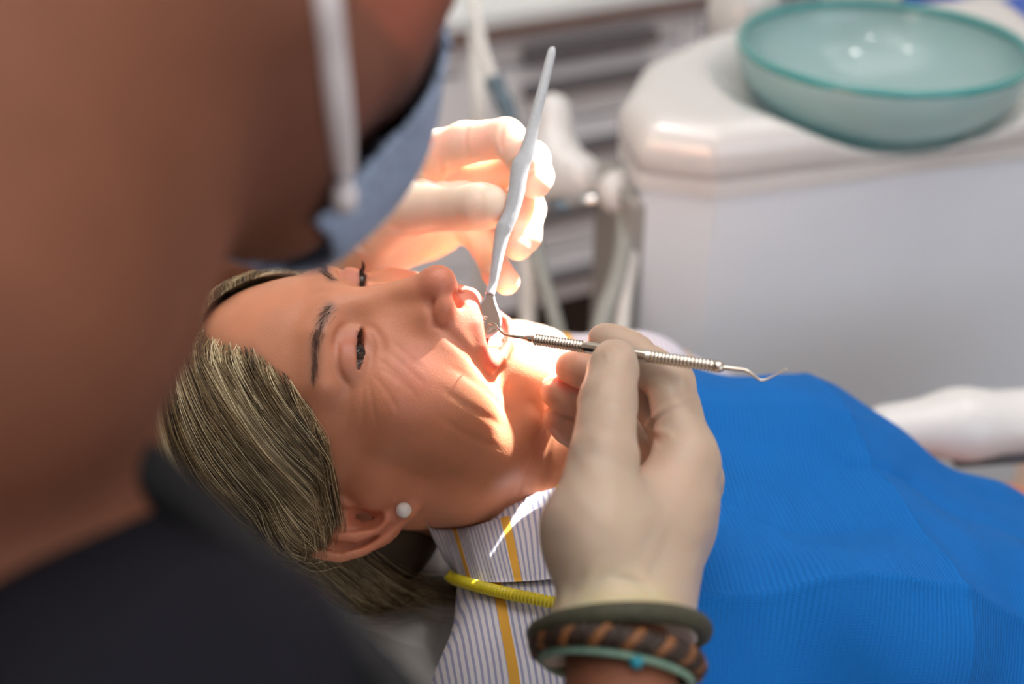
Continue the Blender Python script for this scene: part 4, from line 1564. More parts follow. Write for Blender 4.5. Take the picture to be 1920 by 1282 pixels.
def lhand(P, grow=0.0):
    return hand_sdf(P, L_palm, L_fingers) - grow


L_CREASE = [(on_surf(lhand, p), w_, dp) for p, w_, dp in (
    ([(876, 236), (872, 262), (878, 300)], 0.0012, 0.0010),
    ([(884, 236), (881, 270), (888, 302)], 0.0010, -0.0007),
    ([(946, 228), (938, 258), (944, 292)], 0.0013, 0.0013),
    ([(844, 300), (846, 325), (842, 345)], 0.0012, 0.0010),
    ([(832, 290), (836, 318), (832, 345)], 0.0012, -0.0008),
    ([(822, 290), (826, 318), (824, 342)], 0.0012, 0.0009),
    ([(782, 302), (798, 328), (826, 346)], 0.0018, 0.0014),
    ([(772, 306), (788, 330), (812, 348)], 0.0014, -0.0009),
    ([(730, 424), (762, 437), (800, 432), (830, 426)], 0.0022, 0.0018),
    ([(630, 445), (645, 466), (660, 480)], 0.0016, 0.0014),
    ([(645, 440), (660, 462), (676, 478)], 0.0016, -0.0012),
    ([(660, 436), (676, 458), (692, 476)], 0.0016, 0.0014),
    ([(850, 440), (858, 455), (862, 468)], 0.0016, 0.0012),
    ([(866, 436), (874, 450), (876, 462)], 0.0014, 0.0010),
    ([(900, 352), (904, 388), (900, 420)], 0.0016, 0.0005))]


def lglove(P):
    d = lhand(P)
    for pts, w_, dp in L_CREASE:
        d = groove(P, d, pts, w_, dp)
    q = P - A3(W(600, 465, 0.80))
    return smax(d, -(q @ A3(unit(W(700, 440, 0.79) - W(560, 480, 0.81)))), 0.002)


_pts = np.array([q for f_ in L_fingers for q in f_[0]] + [LHw, W(560, 470, 0.80)])
LO, HI = _pts.min(0) - 0.04, _pts.max(0) + 0.04
V, F = sdf_mesh(lglove, LO, HI, 0.0014)
gl = mesh_obj('glove', V, F, M['latex'], dentist, col=glove_col(V, (236, 216, 196), None, [(W(905, 480, 0.76), 0.02, (232, 190, 164), 0.5)]))
gl['label'] = 'cream latex glove on the hand that holds the mirror'
print('left glove', len(V), round(time.time() - T0, 1))

# ---- head, neck, torso and bare forearms in one skin
d_a = CV(0.50, -0.42, 0.76)
d_dn = CV(-0.20, -0.93, -0.30)
DHEAD = Frame(W(350, -235, 0.415), d_a, d_dn, 0.0108)
SH_R = W(270, 1500, 0.36)
SH_L = W(-330, 1050, 0.66)
EL_R = W(760, 2050, 0.44)
EL_L = W(-60, 720, 0.92)
NB = W(-170, 940, 0.40)


def dentist_skin(P):
    h = head_sdf(DHEAD.l(P), 0.0, mouth=False, detail=False) * 0.0108
    d = smin(h, rcone(P, DHEAD.w((0, -2.0, -3)), NB, 0.058, 0.066), 0.03)
    d = smin(d, rcone(P, NB, SH_R, 0.06, 0.055), 0.03)
    d = smin(d, rcone(P, NB, SH_L, 0.06, 0.055), 0.03)
    d = smin(d, chain(P, [SH_R, EL_R, W(1175, 1420, 0.50), W(1158, 1215, 0.532)], [0.05, 0.040, 0.027, 0.0228]), 0.01)
    d = smin(d, chain(P, [SH_L, EL_L, W(480, 500, 0.82), LHw], [0.05, 0.040, 0.030, 0.025]), 0.01)
    return d


def bbox(pts, pad):
    a = np.array(pts)
    return a.min(0) - pad, a.max(0) + pad


lo, hi = bbox([DHEAD.o, NB, SH_R, SH_L, EL_R, EL_L, W(1158, 1215, 0.532), LHw], 0.16)
V, F = sdf_mesh(dentist_skin, lo, hi, 0.0038)
cd = np.tile(lin((120, 76, 57)), (len(V), 1))
Ld = DHEAD.l(V)
stub = np.exp(-(((Ld - np.array([4.0, 4.5, -6.0])) / np.array([4.5, 4.5, 3.4])) ** 2).sum(1))[:, None]
cd = mix(cd, (112, 74, 64), 0.75 * stub)
earm = np.exp(-(((np.abs(Ld[:, :1]) - 7.5) / 1.3) ** 2).sum(1))[:, None] * (np.abs(Ld[:, 2:3]) < 4)
cd = mix(cd, (196, 104, 88), 0.5 * earm)
gap_shadow = np.exp(-(((np.abs(Ld[:, 0]) - 4.2) / 2.2) ** 2 + ((Ld[:, 1] - 6.6) / 1.3) ** 2 + ((Ld[:, 2] + 4.5) / 4.0) ** 2))[:, None]  # shadow gap between cheek and mask, painted into the skin colour
cd = mix(cd, (40, 28, 26), 0.9 * gap_shadow)
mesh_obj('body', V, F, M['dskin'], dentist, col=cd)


def dhair(P):
    L_ = DHEAD.l(P)
    Q = L_.copy()
    Q[:, 0] = np.abs(Q[:, 0])
    d = ell(Q, (0, -1.0, 4.6), (7.45, 9.6, 8.6))
    d = smin(d, ell(Q, (0, -4.5, -1.0), (5.6, 4.8, 5.0)), 1.5)
    d = smax(d, np.where(Q[:, 2] > 2.5, (Q[:, 1] - 1.5 - 0.8 * (Q[:, 2] - 1.5)) * 0.8, Q[:, 1] + 2.8), 0.4)
    d = np.maximum(d, -(Q[:, 2] + 3.0))
    return d * 0.0108


V, F = sdf_mesh(dhair, DHEAD.o - 0.19, DHEAD.o + 0.19, 0.005)
mesh_obj('hair', V, F, M['dhair'], dentist)


# ---- mask: shell over nose, mouth and chin
def dmask(P):
    L_ = DHEAD.l(P)
    d = head_sdf(L_, 0.0, mouth=False, detail=False)
    Q = L_.copy()
    Q[:, 0] = np.abs(Q[:, 0])
    d = smin(d, ell(Q, (0, 8.2, -3.5), (3.6, 3.4, 4.6)), 2.0)
    sh = np.maximum(d - 0.55, -(d - 0.25))
    cut = np.maximum(np.maximum((7.7 + 0.25 * (Q[:, 2] + 4)) - Q[:, 1], Q[:, 2] - 1.2), -(Q[:, 2] + 9.0))
    return np.maximum(sh, cut) * 0.0108


V, F = sdf_mesh(dmask, DHEAD.o - 0.17, DHEAD.o + 0.17, 0.0028, slack=2.2)
mk_ = mesh_obj('face_mask', V, F, M['mask'], dentist)
sp_ = catmull(np.array([(596, -160), (606, -60), (618, 60), (632, 180), (642, 290), (646, 385)], float), 8)
ds_ = raydist(lambda P: np.minimum(dentist_skin(P), dmask(P)), sp_[:, 0], sp_[:, 1], 0.2, 0.6)
ps_ = np.array([W(x, y, d - 0.001) for (x, y), d in zip(sp_, ds_)])
tube('mask_strap', ps_, 0.0045, M['maskwhite'], mk_, 8)
pl_ = DHEAD.l(ps_) * np.array([-1, 1, 1])
tube('mask_strap', DHEAD.w(pl_), 0.0045, M['maskwhite'], mk_, 8)


# ---- scrub top with stand-up collar
def scrub(P):
    d = rcone(P, NB + np.array([0.0, -0.01, -0.05]), SH_R, 0.078, 0.075)
    d = smin(d, rcone(P, NB + np.array([0, 0, -0.05]), SH_L, 0.078, 0.072), 0.03)
    low = (SH_R + SH_L) / 2 + np.array([-0.05, -0.06, -0.38])
    d = smin(d, rcone(P, (SH_R + SH_L) / 2 + np.array([-0.02, 0, -0.04]), low, 0.13, 0.16), 0.06)
    d = smin(d, rcone(P, SH_R, SH_R + (EL_R - SH_R) * 0.62, 0.072, 0.062), 0.02)
    d = smin(d, rcone(P, SH_L, SH_L + (EL_L - SH_L) * 0.62, 0.070, 0.060), 0.02)
    d = d + 0.0015 * np.sin(P[:, 0] * 90 + 3 * np.sin(P[:, 2] * 40))
    return smax(d, -(dentist_neck(P) - 0.012), 0.004)


def dentist_neck(P):
    return rcone(P, DHEAD.w((0, -2.0, -3)), NB, 0.056, 0.066)


lo, hi = bbox([NB, SH_R, SH_L, SH_R + (EL_R - SH_R) * 0.62, SH_L + (EL_L - SH_L) * 0.62, (SH_R + SH_L) / 2 + np.array([-0.05, -0.06, -0.45])], 0.2)
V, F = sdf_mesh(scrub, lo, hi, 0.006)
sc_o = mesh_obj('scrub_top', V, F, M['navy'], dentist)
print('dentist', round(time.time() - T0, 1))

# collar band
ndir = unit(DHEAD.w((0, -2.0, -3)) - NB)
uu = unit(np.cross(ndir, (0, 0, 1)))
ww = np.cross(ndir, uu)
Vc_, Fc2 = [], []
na = 64
for i in range(na):
    a = 2 * math.pi * i / na
    rd = math.cos(a) * uu + math.sin(a) * ww
    for (rr, hh) in ((0.074, 0.000), (0.0775, 0.030), (0.081, 0.034), (0.086, 0.030), (0.090, 0.0), (0.092, -0.03)):
        Vc_.append(NB + rd * rr + ndir * (hh - 0.004))
for i in range(na):
    j = (i + 1) % na
    for k in range(5):
        Fc2.append((i * 6 + k, j * 6 + k, j * 6 + k + 1, i * 6 + k + 1))
mesh_obj('collar', np.array(Vc_), Fc2, M['black'], sc_o)


# black facing of the neckline running over the shoulder
lp = catmull(WP((120, 960, 0.352), (235, 880, 0.372), (330, 935, 0.378), (470, 1050, 0.372), (610, 1165, 0.362), (740, 1290, 0.352), (840, 1420, 0.345)), 14)
tube('neckline_facing', lp, np.interp(np.linspace(0, 1, len(lp)), [0, 0.2, 0.35, 1], [0.006, 0.010, 0.008, 0.006]), M['black'], sc_o, 12)


# ---- trousers, and the stool he sits on
PEL = (SH_R + SH_L) / 2 + np.array([-0.05, -0.06, -0.44])


def dlegs(P):
    d = ell(P, PEL, (0.17, 0.13, 0.12))
    for sy in (1, -1):
        hp = PEL + np.array([0.04, 0.07 * sy - 0.02, -0.02])
        kn = hp + np.array([0.40, 0.04 * sy - 0.10, 0.0])
        an = kn + np.array([0.05, 0.0, -(kn[2] - 0.10)])
        d = smin(d, chain(P, [hp, kn, an], [0.085, 0.062, 0.045]), 0.03)
    return d


V, F = sdf_mesh(dlegs, PEL + np.array([-0.22, -0.36, -0.62]), PEL + np.array([0.62, 0.28, 0.18]), 0.012)
mesh_obj('trousers', V, F, M['navy'], dentist)
for sy in (1, -1):
    an = PEL + np.array([0.49, 0.11 * sy - 0.12, 0.0])
    an[2] = 0.075
    fo = lambda P: np.maximum(smin(rcone(P, an, an + np.array([0.02, 0, -0.03]), 0.05, 0.05), rcone(P, an + np.array([0.02, 0, -0.03]), an + np.array([0.16, 0, -0.045]), 0.045, 0.034), 0.03), -(P[:, 2] - 0.004))
    V, F = sdf_mesh(fo, an - 0.12, an + 0.24, 0.008)
    mesh_obj('shoe', V, F, M['black'], dentist)
stool = thing('stool', 'round black swivel stool that the dentist sits on', 'stool')
sz_ = PEL[2] - 0.125
lathe_obj('seat', [(1e-6, -0.06), (0.16, -0.06), (0.18, -0.04), (0.18, -0.015), (0.16, 0.0), (1e-6, 0.0)], np.array([PEL[0], PEL[1], sz_]), M['black'], stool, n=40)
lathe_obj('column', [(0.025, 0.06), (0.025, sz_ - 0.055)], np.array([PEL[0], PEL[1], 0.0]), M['chrome'], stool, n=24)
lathe_obj('base', [(0.25, 0.0), (0.25, 0.02), (0.06, 0.06), (1e-6, 0.06)], np.array([PEL[0], PEL[1], 0.0]), M['chairdark'], stool, n=40)


# ---- bracelets on the right wrist
def wrist_ring(cpx, tilt, r, name, m, rr, braid=0, m2=None, wob=0.0):
    c = W(*cpx)
    ax = unit(CUFF_N + tilt)
    u_ = unit(np.cross(ax, FW))
    w_ = np.cross(ax, u_)
    # distance of skin along each ray from the axis
    ang = np.linspace(0, 2 * np.pi, 96, endpoint=False)
    rays = np.cos(ang)[:, None] * u_ + np.sin(ang)[:, None] * w_
    t = np.full(96, 0.05)
    for _ in range(40):
        q = (c + rays * t[:, None]).astype(np.float32)
        t = t - np.clip(np.minimum(dentist_skin(q), rhand(q)), -0.005, 0.005)
    t = t + (0.7 if braid else 1.0) * r + 0.0006
    for _ in range(3):
        t = (np.roll(t, 1) + t + np.roll(t, -1)) / 3
    P = c + rays * t[:, None]
    if braid == 0:
        return tube(name, P, r, m, dentist, 12, True)
    root = None
    for s in range(braid):
        ph = 2 * math.pi * s / braid
        k = 16
        tt = t + 0.55 * r * np.cos(k * ang + ph)
        Q = c + rays * tt[:, None] + ax * (0.75 * r * np.sin(k * ang * (1 if braid == 2 else 1) + ph))[:, None]
        o = tube(name if root is None else 'braid_strand', Q, r * 0.62, (m, m2 or m, m2 or m)[s % 3], dentist if root is None else root, 8, True)
        root = root or o
    return root


b1 = wrist_ring((1192, 1176, 0.530), CV(-0.05, 0, 0.0), 0.0044, 'bracelet', M['olive'], 0)
b1['label'] = 'thick olive cord bracelet'
b2 = wrist_ring((1165, 1232, 0.530), CV(0.14, 0.0, 0.02), 0.0042, 'bracelet', M['leather'], 0, 3, M['darkleather'])
b2['label'] = 'braided brown leather bracelet'
b3 = wrist_ring((1172, 1262, 0.528), CV(0.16, 0.0, 0.02), 0.0018, 'bracelet', M['mint'], 0)
b3['label'] = 'thin mint cord bracelet with a teal bead'
bd = raydist(lambda P: np.minimum(dentist_skin(P), rhand(P)), 1193, 1240, 0.3)[0]
ball('bead', W(1193, 1240, bd - 0.002), 0.0032, M['teal'], b3, 12)

# ================================================================== instruments
# mouth mirror with a grey handle
hx = [(1036, 88, 0.712), (1034, 100, 0.711), (1018, 165, 0.708), (1000, 235, 0.705), (988, 285, 0.703), (975, 315, 0.702), (968, 360, 0.7005), (958, 400, 0.699), (945, 428, 0.698), (938, 455, 0.697),
      (930, 500, 0.695), (923, 535, 0.694), (918, 552, 0.693)]
hr = [0.0008, 0.0026, 0.0030, 0.0034, 0.0043, 0.0052, 0.0048, 0.0043, 0.0048, 0.0040, 0.0030, 0.0026, 0.0028]
mir = thing('mouth_mirror', 'grey plastic mouth mirror held in the open mouth', 'mirror')
P = catmull([W(*p) for p in hx], 8)
Rr = np.interp(np.linspace(0, len(hr) - 1, len(P)), np.arange(len(hr)), hr)
tube('handle', P, Rr, M['plastic_grey'], mir, 20)
# spade-shaped head: outline in a plane, with thickness
sp = [(915, 545), (925, 548), (930, 566), (938, 588), (941, 604), (936, 618), (924, 630), (910, 634), (897, 630), (889, 618), (886, 600), (889, 578), (904, 562)]
spd = [0.6935 - 0.00002 * (py - 545) for px, py in sp]
ol = catmull(np.array([W(x, y, d) for (x, y), d in zip(sp + sp[:1], spd + spd[:1])]), 6)[:-1]
cen = ol.mean(0)
nn = unit(np.cross(ol[10] - cen, ol[30] - cen))
if nn @ FW > 0:
    nn = -nn
n_ = len(ol)
Vp = np.vstack([ol + nn * 0.0006, ol - nn * 0.0012, cen + (ol - cen) * 0.86 + nn * 0.0012])
Fp = [tuple(range(2 * n_, 3 * n_))]
Fp = [((i), (i + 1) % n_, 2 * n_ + (i + 1) % n_, 2 * n_ + i) for i in range(n_)] + [(i, n_ + i, n_ + (i + 1) % n_, (i + 1) % n_) for i in range(n_)] + [tuple(range(2 * n_ - 1, n_ - 1, -1))]
rim = mesh_obj('frame', Vp, Fp, M['plastic_grey'], mir)
pl = cen + (ol - cen) * 0.85 + nn * 0.0011
plate = mesh_obj('mirror_plate', pl, [tuple(range(n_))], M['mirror'], mir, smooth=False)
# etched print on the plate
ex = unit(W(941, 604, 0.692) - W(889, 578, 0.693))
ex = unit(ex - nn * (ex @ nn))
ey = np.cross(nn, ex)
if ey @ UP < 0:
    ey = -ey
def text(name, body, size, c, ax, ay, m, parent):
    cu = bpy.data.curves.new(name, 'FONT')
    cu.body = body
    cu.size = size
    cu.align_x = 'CENTER'
    cu.extrude = size * 0.01
    cu.materials.append(m)
    o = bpy.data.objects.new(name, cu)
    az = np.cross(ax, ay)
    o.matrix_world = Matrix([[ax[i], ay[i], az[i], c[i]] for i in range(3)] + [[0, 0, 0, 1]])
    link(o)
    bpy.context.view_layer.update()
    me = bpy.data.meshes.new_from_object(o.evaluated_get(bpy.context.evaluated_depsgraph_get()))
    me.name = name
    t_ = bpy.data.objects.new(name, me)
    t_.matrix_world = o.matrix_world.copy()
    bpy.data.objects.remove(o)
    return link(t_, parent)
text('lettering', 'CE', 0.0052, cen + nn * 0.0014 - ey * 0.0035 - ex * 0.003, ex, ey, M['etch'], plate)

# double-ended scaler
A_, B_ = W(987, 634, 0.652), W(1357, 689, 0.600)
ax_s = unit(B_ - A_)
LEN = np.linalg.norm(B_ - A_)
scl = thing('dental_scaler', 'double-ended steel scaler with ridged grips held over the chin', 'dental scaler')
prof = [(0.0, 0.0), (0.0016, 0.0), (0.0019, 0.002), (0.0021, 0.004)]
u0, u1 = 0.045, 0.345
nrid = 17
for z0, z1 in ((0.005, LEN * 0.305), (LEN * 0.655, LEN * 0.955)):
    for i in range(nrid):
        z = z0 + (z1 - z0) * i / nrid
        w_ = (z1 - z0) / nrid
        prof += [(0.0024, z), (0.0031, z + 0.25 * w_), (0.0032, z + 0.5 * w_), (0.0024, z + 0.8 * w_)]
    if z0 < 0.01:
        prof += [(0.0030, LEN * 0.31), (0.0032, LEN * 0.33), (0.0032, LEN * 0.62), (0.0030, LEN * 0.65)]
prof += [(0.0031, LEN * 0.96), (0.0028, LEN * 0.985), (0.0018, LEN), (0.0, LEN)]
prof = [(max(r, 1e-6), z) for r, z in prof]
lathe_obj('handle', prof, A_, M['steel'], scl, ax_s, 20)
tipL = catmull([A_ + ax_s * 0.001, W(975, 632, 0.655), W(958, 630, 0.659), W(946, 627, 0.664), W(937, 619, 0.668), W(930, 609, 0.671), W(920, 607, 0.673), W(913, 616, 0.675), W(910, 628, 0.677)], 6)
tube('working_tip', tipL, np.linspace(0.0011, 0.00025, len(tipL)), M['steel'], scl, 8)
tipR = catmull([B_ - ax_s * 0.001, W(1375, 691, 0.5985), W(1397, 694, 0.597), W(1412, 703, 0.596), W(1428, 713, 0.595), W(1445, 707, 0.594), W(1462, 698, 0.593), W(1476, 691, 0.592)], 6)
tube('working_tip', tipR, np.linspace(0.0012, 0.0003, len(tipR)), M['steel'], scl, 8)
print('instruments', round(time.time() - T0, 1))
# ================================================================== shirt collar, bib, cord, chair
shirt_w = lambda P: shirt_sdf(TORSO.l(P)) * 0.01
skin_w = lambda P: patient_skin_world(P)
front_w = lambda P: np.minimum(shirt_w(P), skin_w(P))
# folded collar: a band from the neck edge down to its free edge, lying on the shirt
up_e = np.array([(798, 975), (808, 990), (840, 992), (885, 986), (950, 968), (1036, 945), (1100, 920)], float)
lo_e = np.array([(812, 1010), (840, 1060), (870, 1088), (915, 1091), (975, 1090), (1042, 1085), (1105, 1080)], float)
NU, NV = 60, 14
ue = catmull(up_e, 12)
le = catmull(lo_e, 12)
ue = ue[np.linspace(0, len(ue) - 1, NU).astype(int)]
le = le[np.linspace(0, len(le) - 1, NU).astype(int)]
G = np.array([[ue[i] * (1 - j / (NV - 1)) + le[i] * j / (NV - 1) for j in range(NV)] for i in range(NU)])
dd = raydist(front_w, G[:, :, 0].ravel(), G[:, :, 1].ravel(), 0.4, 0.80).reshape(NU, NV)
dd = np.minimum(dd, 0.74)
for _ in range(25):
    dn = dd.copy()
    dn[1:-1] = (dd[:-2] + dd[2:] + dd[1:-1]) / 3
    dn[:, 1:-1] = (dn[:, :-2] + dn[:, 2:] + dn[:, 1:-1]) / 3
    dd = np.minimum(dd, dn)
off = 0.004 + 0.004 * np.sin(np.linspace(0, math.pi, NV))[None, :]
Pc = np.array([[W(G[i, j, 0], G[i, j, 1], dd[i, j] - off[0, j]) for j in range(NV)] for i in range(NU)])
Vc_ = np.vstack([Pc.reshape(-1, 3), Pc.reshape(-1, 3) + FW * 0.0012])
Fc_ = []
nn_ = NU * NV
for i in range(NU - 1):
    for j in range(NV - 1):
        a = i * NV + j
        Fc_.append((a, a + 1, a + NV + 1, a + NV))
        Fc_.append((nn_ + a, nn_ + a + NV, nn_ + a + NV + 1, nn_ + a + 1))
for i in range(NU - 1):
    for j in (0, NV - 1):
        a = i * NV + j
        Fc_.append((a, a + NV, nn_ + a + NV, nn_ + a))
arc = np.concatenate([[0], np.cumsum(np.linalg.norm(np.diff(Pc[:, NV // 2], axis=0), axis=1))])
su = np.repeat(arc[:, None], NV, 1).ravel()
shirt_obj = [o for o in patient.children if o.name.startswith('shirt')][0]
mesh_obj('collar', Vc_, Fc_, M['shirt'], shirt_obj, floats={'stripe': np.r_[su, su] + 1.0 - 0.0160})

# ------------------------------------------------------------------ bib draped over the chest
def bib_material():
    m = mat('blue_bib_paper', (2, 98, 176), 0.75, vary=0.04, vscale=25, spec=0.25)
    N, L = m.node_tree.nodes, m.node_tree.links
    at = N.new('ShaderNodeAttribute')
    at.attribute_name = 'along'
    a2 = N.new('ShaderNodeAttribute')
    a2.attribute_name = 'across'
    s1 = N.new('ShaderNodeMath'); s1.operation = 'MULTIPLY'; s1.inputs[1].default_value = 2 * math.pi / 0.0030
    L.new(at.outputs['Fac'], s1.inputs[0])
    s2 = N.new('ShaderNodeMath'); s2.operation = 'SINE'
    L.new(s1.outputs[0], s2.inputs[0])
    s3 = N.new('ShaderNodeMath'); s3.operation = 'MULTIPLY'; s3.inputs[1].default_value = 2 * math.pi / 0.0012
    L.new(a2.outputs['Fac'], s3.inputs[0])
    s4 = N.new('ShaderNodeMath'); s4.operation = 'SINE'
    L.new(s3.outputs[0], s4.inputs[0])
    ad = N.new('ShaderNodeMath'); ad.operation = 'MULTIPLY_ADD'; ad.inputs[1].default_value = 0.15
    L.new(s4.outputs[0], ad.inputs[0])
    L.new(s2.outputs[0], ad.inputs[2])
    bp = N.new('ShaderNodeBump'); bp.inputs['Strength'].default_value = 0.5; bp.inputs['Distance'].default_value = 0.0005
    L.new(ad.outputs[0], bp.inputs['Height'])
    L.new(bp.outputs[0], N['Principled BSDF'].inputs['Normal'])
    return m


M['bib'] = bib_material()
NP_, NQ_ = 190, 140
pp = np.linspace(-15.0, 31, NP_)
qq = np.linspace(-12.0, 21.5, NQ_)
PPg, QQg = np.meshgrid(pp, qq, indexing='ij')
PPg = PPg - 2.6 * np.clip((3 - QQg) / 9, 0, 1) * (1 - (PPg + 15) / 46)
Xb = -2.5 + (-0.2 * PPg + QQg) / 1.02
Zb = -17 + (-PPg - 0.2 * QQg) / 1.02
def top_height(Xc, Zc):
    y = np.full(Xc.size, 14.0)
    x, z = Xc.ravel(), Zc.ravel()
    for _ in range(70):
        v = torso_sdf(np.stack([x, y, z], 1).astype(np.float32), 0.55)
        y = np.maximum(y - np.clip(v, -0.5, 3) * 0.75, -9.0)
    return y.reshape(Xc.shape)
H0 = top_height(Xb, Zb)
Hb = H0.copy()
for _ in range(60):
    Hn = Hb.copy()
    Hn[1:-1, :] = (Hb[:-2, :] + Hb[2:, :]) / 2
    Hn[:, 1:-1] = (Hn[:, :-2] + Hn[:, 2:]) / 2
    Hb = np.maximum(H0, Hn)
def tent(x, w):
    return np.maximum(0, 1 - np.abs(x) / w)
cre = 1.5 * tent(QQg - 11.2 + 0.05 * PPg, 6.5) - 1.1 * tent(QQg + 0.03 * PPg, 4.5) + 0.9 * tent(PPg - 0.06 * QQg, 5.5) * np.clip((QQg + 8) / 8, 0, 1)
cre += 0.55 * np.sin(PPg * 0.28 + 1.0) * np.sin(QQg * 0.35 + 0.5) + 0.12 * np.sin(PPg * 0.7 + QQg * 0.5)
cre += 0.5 * np.exp(-(((PPg - 4.5) / 2.2) ** 2 + ((QQg - 5.5) / 3.0) ** 2)) - 1.1 * np.exp(-(((PPg + 4) / 5) ** 2 + ((QQg - 6.0) / 2.6) ** 2)) + 0.7 * np.exp(-(((PPg - 9) / 4) ** 2 + ((QQg - 5) / 2.5) ** 2))
cre += 0.22 * np.exp(-np.abs(QQg - 11.2 + 0.05 * PPg) / 0.3) - 0.25 * np.exp(-np.abs(QQg + 0.03 * PPg) / 0.3) + 0.2 * np.exp(-np.abs(PPg - 0.06 * QQg) / 0.3)
Hb = np.maximum(Hb + 0.9 + cre, H0 + 0.35)
loc = np.stack([Xb, Hb, Zb], -1).reshape(-1, 3)
Vb = TORSO.w(loc)
idx = np.arange(NP_ * NQ_).reshape(NP_, NQ_)
Fb = np.stack([idx[:-1, :-1], idx[1:, :-1], idx[1:, 1:], idx[:-1, 1:]], -1).reshape(-1, 4)
n_ = len(Vb)
edge = []
for seq in (idx[0, :], idx[-1, ::-1], idx[::-1, 0], idx[:, -1]):
    edge.append(np.stack([seq[:-1], seq[1:], seq[1:] + n_, seq[:-1] + n_], 1))
Vall = np.vstack([Vb, Vb - TORSO.y * 0.0006])
Fall = np.vstack([Fb, Fb[:, ::-1] + n_] + edge)
bib = mesh_obj('dental_bib', Vall, Fall, M['bib'], None, floats={'along': np.tile(PPg.ravel() * 0.01, 2), 'across': np.tile(QQg.ravel() * 0.01, 2)})
tag(bib, 'blue ribbed paper bib spread over the patient\'s chest', 'bib')

# bib holder: yellow coil cord with a metal clip
bt = thing('bib_holder', 'yellow coiled plastic bib cord with metal clip on the striped shirt', 'bib clip')
coll_w = lambda P: front_w(P)
cp = np.array([(838, 1076), (846, 1082), (860, 1088), (900, 1100), (950, 1112), (1000, 1122), (1045, 1131), (1110, 1142), (1190, 1150), (1262, 1152)], float)
cpp = catmull(cp, 40)
dc = raydist(front_w, cpp[:, 0], cpp[:, 1], 0.4, 0.80)
dc = np.minimum(dc, 0.735)
for _ in range(200):
    dc[1:-1] = np.minimum(dc[1:-1], (dc[:-2] + dc[2:]) / 2)
for _ in range(20):
    dc[1:-1] = (dc[:-2] + dc[2:] + dc[1:-1]) / 3
Pcd = np.array([W(x, y, d - 0.0075) for (x, y), d in zip(cpp, dc)])
arc = np.concatenate([[0], np.cumsum(np.linalg.norm(np.diff(Pcd, axis=0), axis=1))])
ns = int(arc[-1] / 0.00042)
ti = np.linspace(0, arc[-1], ns)
Pf = np.stack([np.interp(ti, arc, Pcd[:, k]) for k in range(3)], 1)
tube('coil_cord', Pf, 0.0032 + 0.00045 * np.sin(ti * 2 * math.pi / 0.0021), M['yellow'], bt, 10)
cl0, cl1 = W(1262, 1152, 0.632), W(1307, 1176, 0.632)
cdir = unit(cl1 - cl0)
cn = unit(-FW - cdir * (-FW @ cdir))
cs_ = np.cross(cn, cdir)
for s_, nm in ((0.0011, 'clip_jaw'), (-0.0011, 'clip_jaw')):
    box_obj(nm, (cl0 + cl1) / 2 + cn * s_, cdir, cs_, cn, np.linalg.norm(cl1 - cl0), 0.0045, 0.0010, M['steel'], bt, 0.0003)
for k in range(7):
    box_obj('clip_tooth', cl1 - cdir * (0.001 + 0.0011 * k) - cs_ * 0.0020, cdir, cs_, cn, 0.0005, 0.0014, 0.0022, M['steel'], bt, 0.0)

# ------------------------------------------------------------------ dental chair
chair = thing('dental_chair', 'reclined dental chair in grey upholstery with white armrest', 'dental chair')


def rbox(L_, c, hsz, r):
    q = np.abs(L_ - A3(c)) - (A3(hsz) - r)
    return np.linalg.norm(np.maximum(q, 0), axis=1) + np.minimum(q.max(1), 0) - r


def back_sdf(P):
    L_ = TORSO.l(P)
    L_ = L_.copy()
    L_[:, 1] += 0.010 * L_[:, 0] ** 2 * -1 * 0.35
    d = rbox(L_, (0, -18.0, -30), (23, 4.6, 42), 3.5)
    return d * 0.01


lo_, hi_ = (np.array([TORSO.w((sx * 25, sy, sz)) for sx in (-1, 1) for sy in (-26, -6) for sz in (-76, 14)]).min(0) - 0.03,
            np.array([TORSO.w((sx * 25, sy, sz)) for sx in (-1, 1) for sy in (-26, -6) for sz in (-76, 14)]).max(0) + 0.03)
V, F = sdf_mesh(back_sdf, lo_, hi_, 0.008)
mesh_obj('backrest_cushion', V, F, M['chair'], chair)


def shell_sdf(P):
    L_ = TORSO.l(P).copy()
    L_[:, 1] += -0.0035 * L_[:, 0] ** 2
    return rbox(L_, (0, -23.0, -30), (24.5, 2.2, 43.5), 2.0) * 0.01


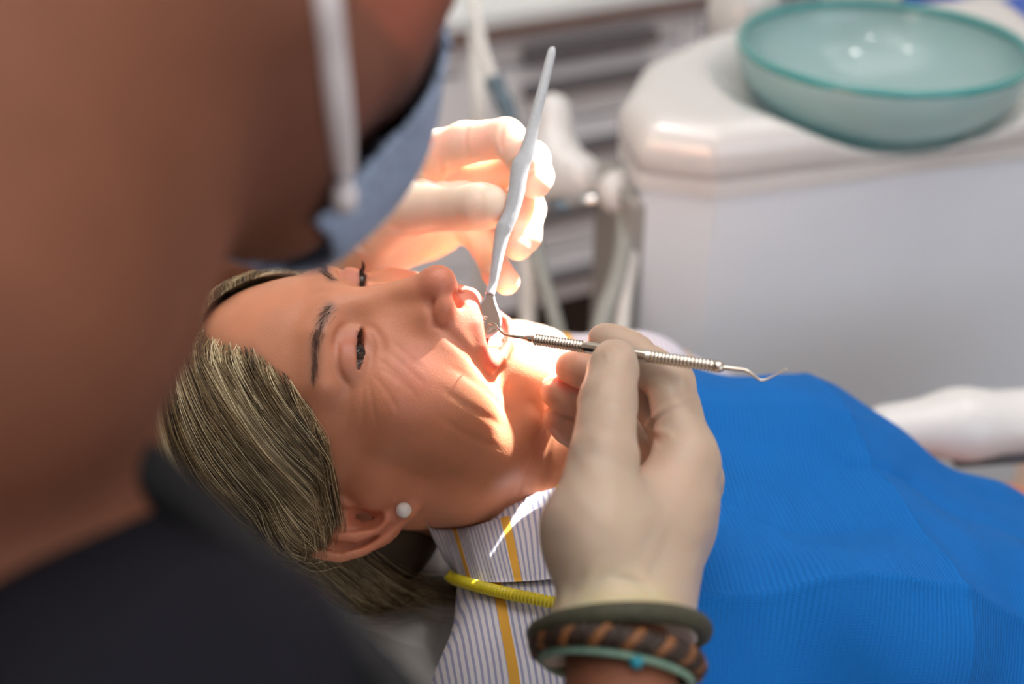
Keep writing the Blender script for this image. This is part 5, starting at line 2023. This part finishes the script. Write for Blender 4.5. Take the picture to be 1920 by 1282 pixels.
V, F = sdf_mesh(shell_sdf, lo_ - 0.03, hi_ + 0.03, 0.008)
mesh_obj('backrest_shell', V, F, M['chairshell'], chair)
hl = lambda P: rbox(HEAD.l(P), (0, -14.0, 1.0), (7.5, 2.6, 8.0), 2.2) * 0.01
V, F = sdf_mesh(hl, HEAD.w((0, -14, 1)) - 0.14, HEAD.w((0, -14, 1)) + 0.14, 0.005)
mesh_obj('headrest_cushion', V, F, M['chair'], chair)
tube('headrest_bar', [HEAD.w((0, -16.5, 0)), HEAD.w((0, -17.5, -6)), TORSO.w((0, -20, 6))], 0.014, M['chrome'], chair, 16)
seat0 = TORSO.w((0, -18, -66))
box_obj('seat', seat0 + np.array([0.45, 0.0, -0.075]), RT, np.array([0, 1, 0]), ZZ, 1.10, 0.50, 0.11, M['chair'], chair, 0.04, 4)
bx_ = seat0 + np.array([0.25, 0, 0])
box_obj('pedestal', np.array([bx_[0], bx_[1], (bx_[2] - 0.11) / 2]), RT, np.array([0, 1, 0]), ZZ, 0.26, 0.26, max(bx_[2] - 0.11, 0.1), M['chairshell'], chair, 0.03, 3)
box_obj('foot_plate', np.array([bx_[0], bx_[1], 0.02]), RT, np.array([0, 1, 0]), ZZ, 0.75, 0.55, 0.04, M['chairdark'], chair, 0.015, 3)
# armrest on the far side
ar0, ar1, ar2 = W(1665, 806, 1.03), W(1800, 798, 1.03), W(2250, 770, 1.06)


def arm_rest(P):
    d = smin(rcone(P, ar0, ar1, 0.022, 0.028), rcone(P, ar1, ar2, 0.028, 0.030), 0.02)
    zmid = (ar1[2] + ar2[2]) / 2
    return smax(d, -(P[:, 2] - (zmid - 0.016)), 0.006)


V, F = sdf_mesh(arm_rest, np.minimum(ar0, ar2) - 0.06, np.maximum(ar0, ar2) + 0.06, 0.005)
mesh_obj('armrest', V, F, M['chairshell'], chair)
zc_ = (ar1[2] + ar2[2]) / 2 - 0.022
u_r = unit(ar2 - ar1)
box_obj('armrest_trim', np.array([(ar1[0] + ar2[0]) / 2, (ar1[1] + ar2[1]) / 2, zc_]), u_r, unit(np.cross(ZZ, u_r)), ZZ, np.linalg.norm(ar2 - ar1) + 0.02, 0.046, 0.014, M['chairdark'], chair, 0.005)
tube('armrest_post', [ar2 + np.array([-0.05, 0, -0.03]), ar2 + np.array([-0.03, -0.02, -0.2]), np.array([ar2[0], ar2[1] - 0.12, seat0[2] - 0.06])], 0.02, M['chairshell'], chair, 14)
print('script done', round(time.time() - T0, 1))
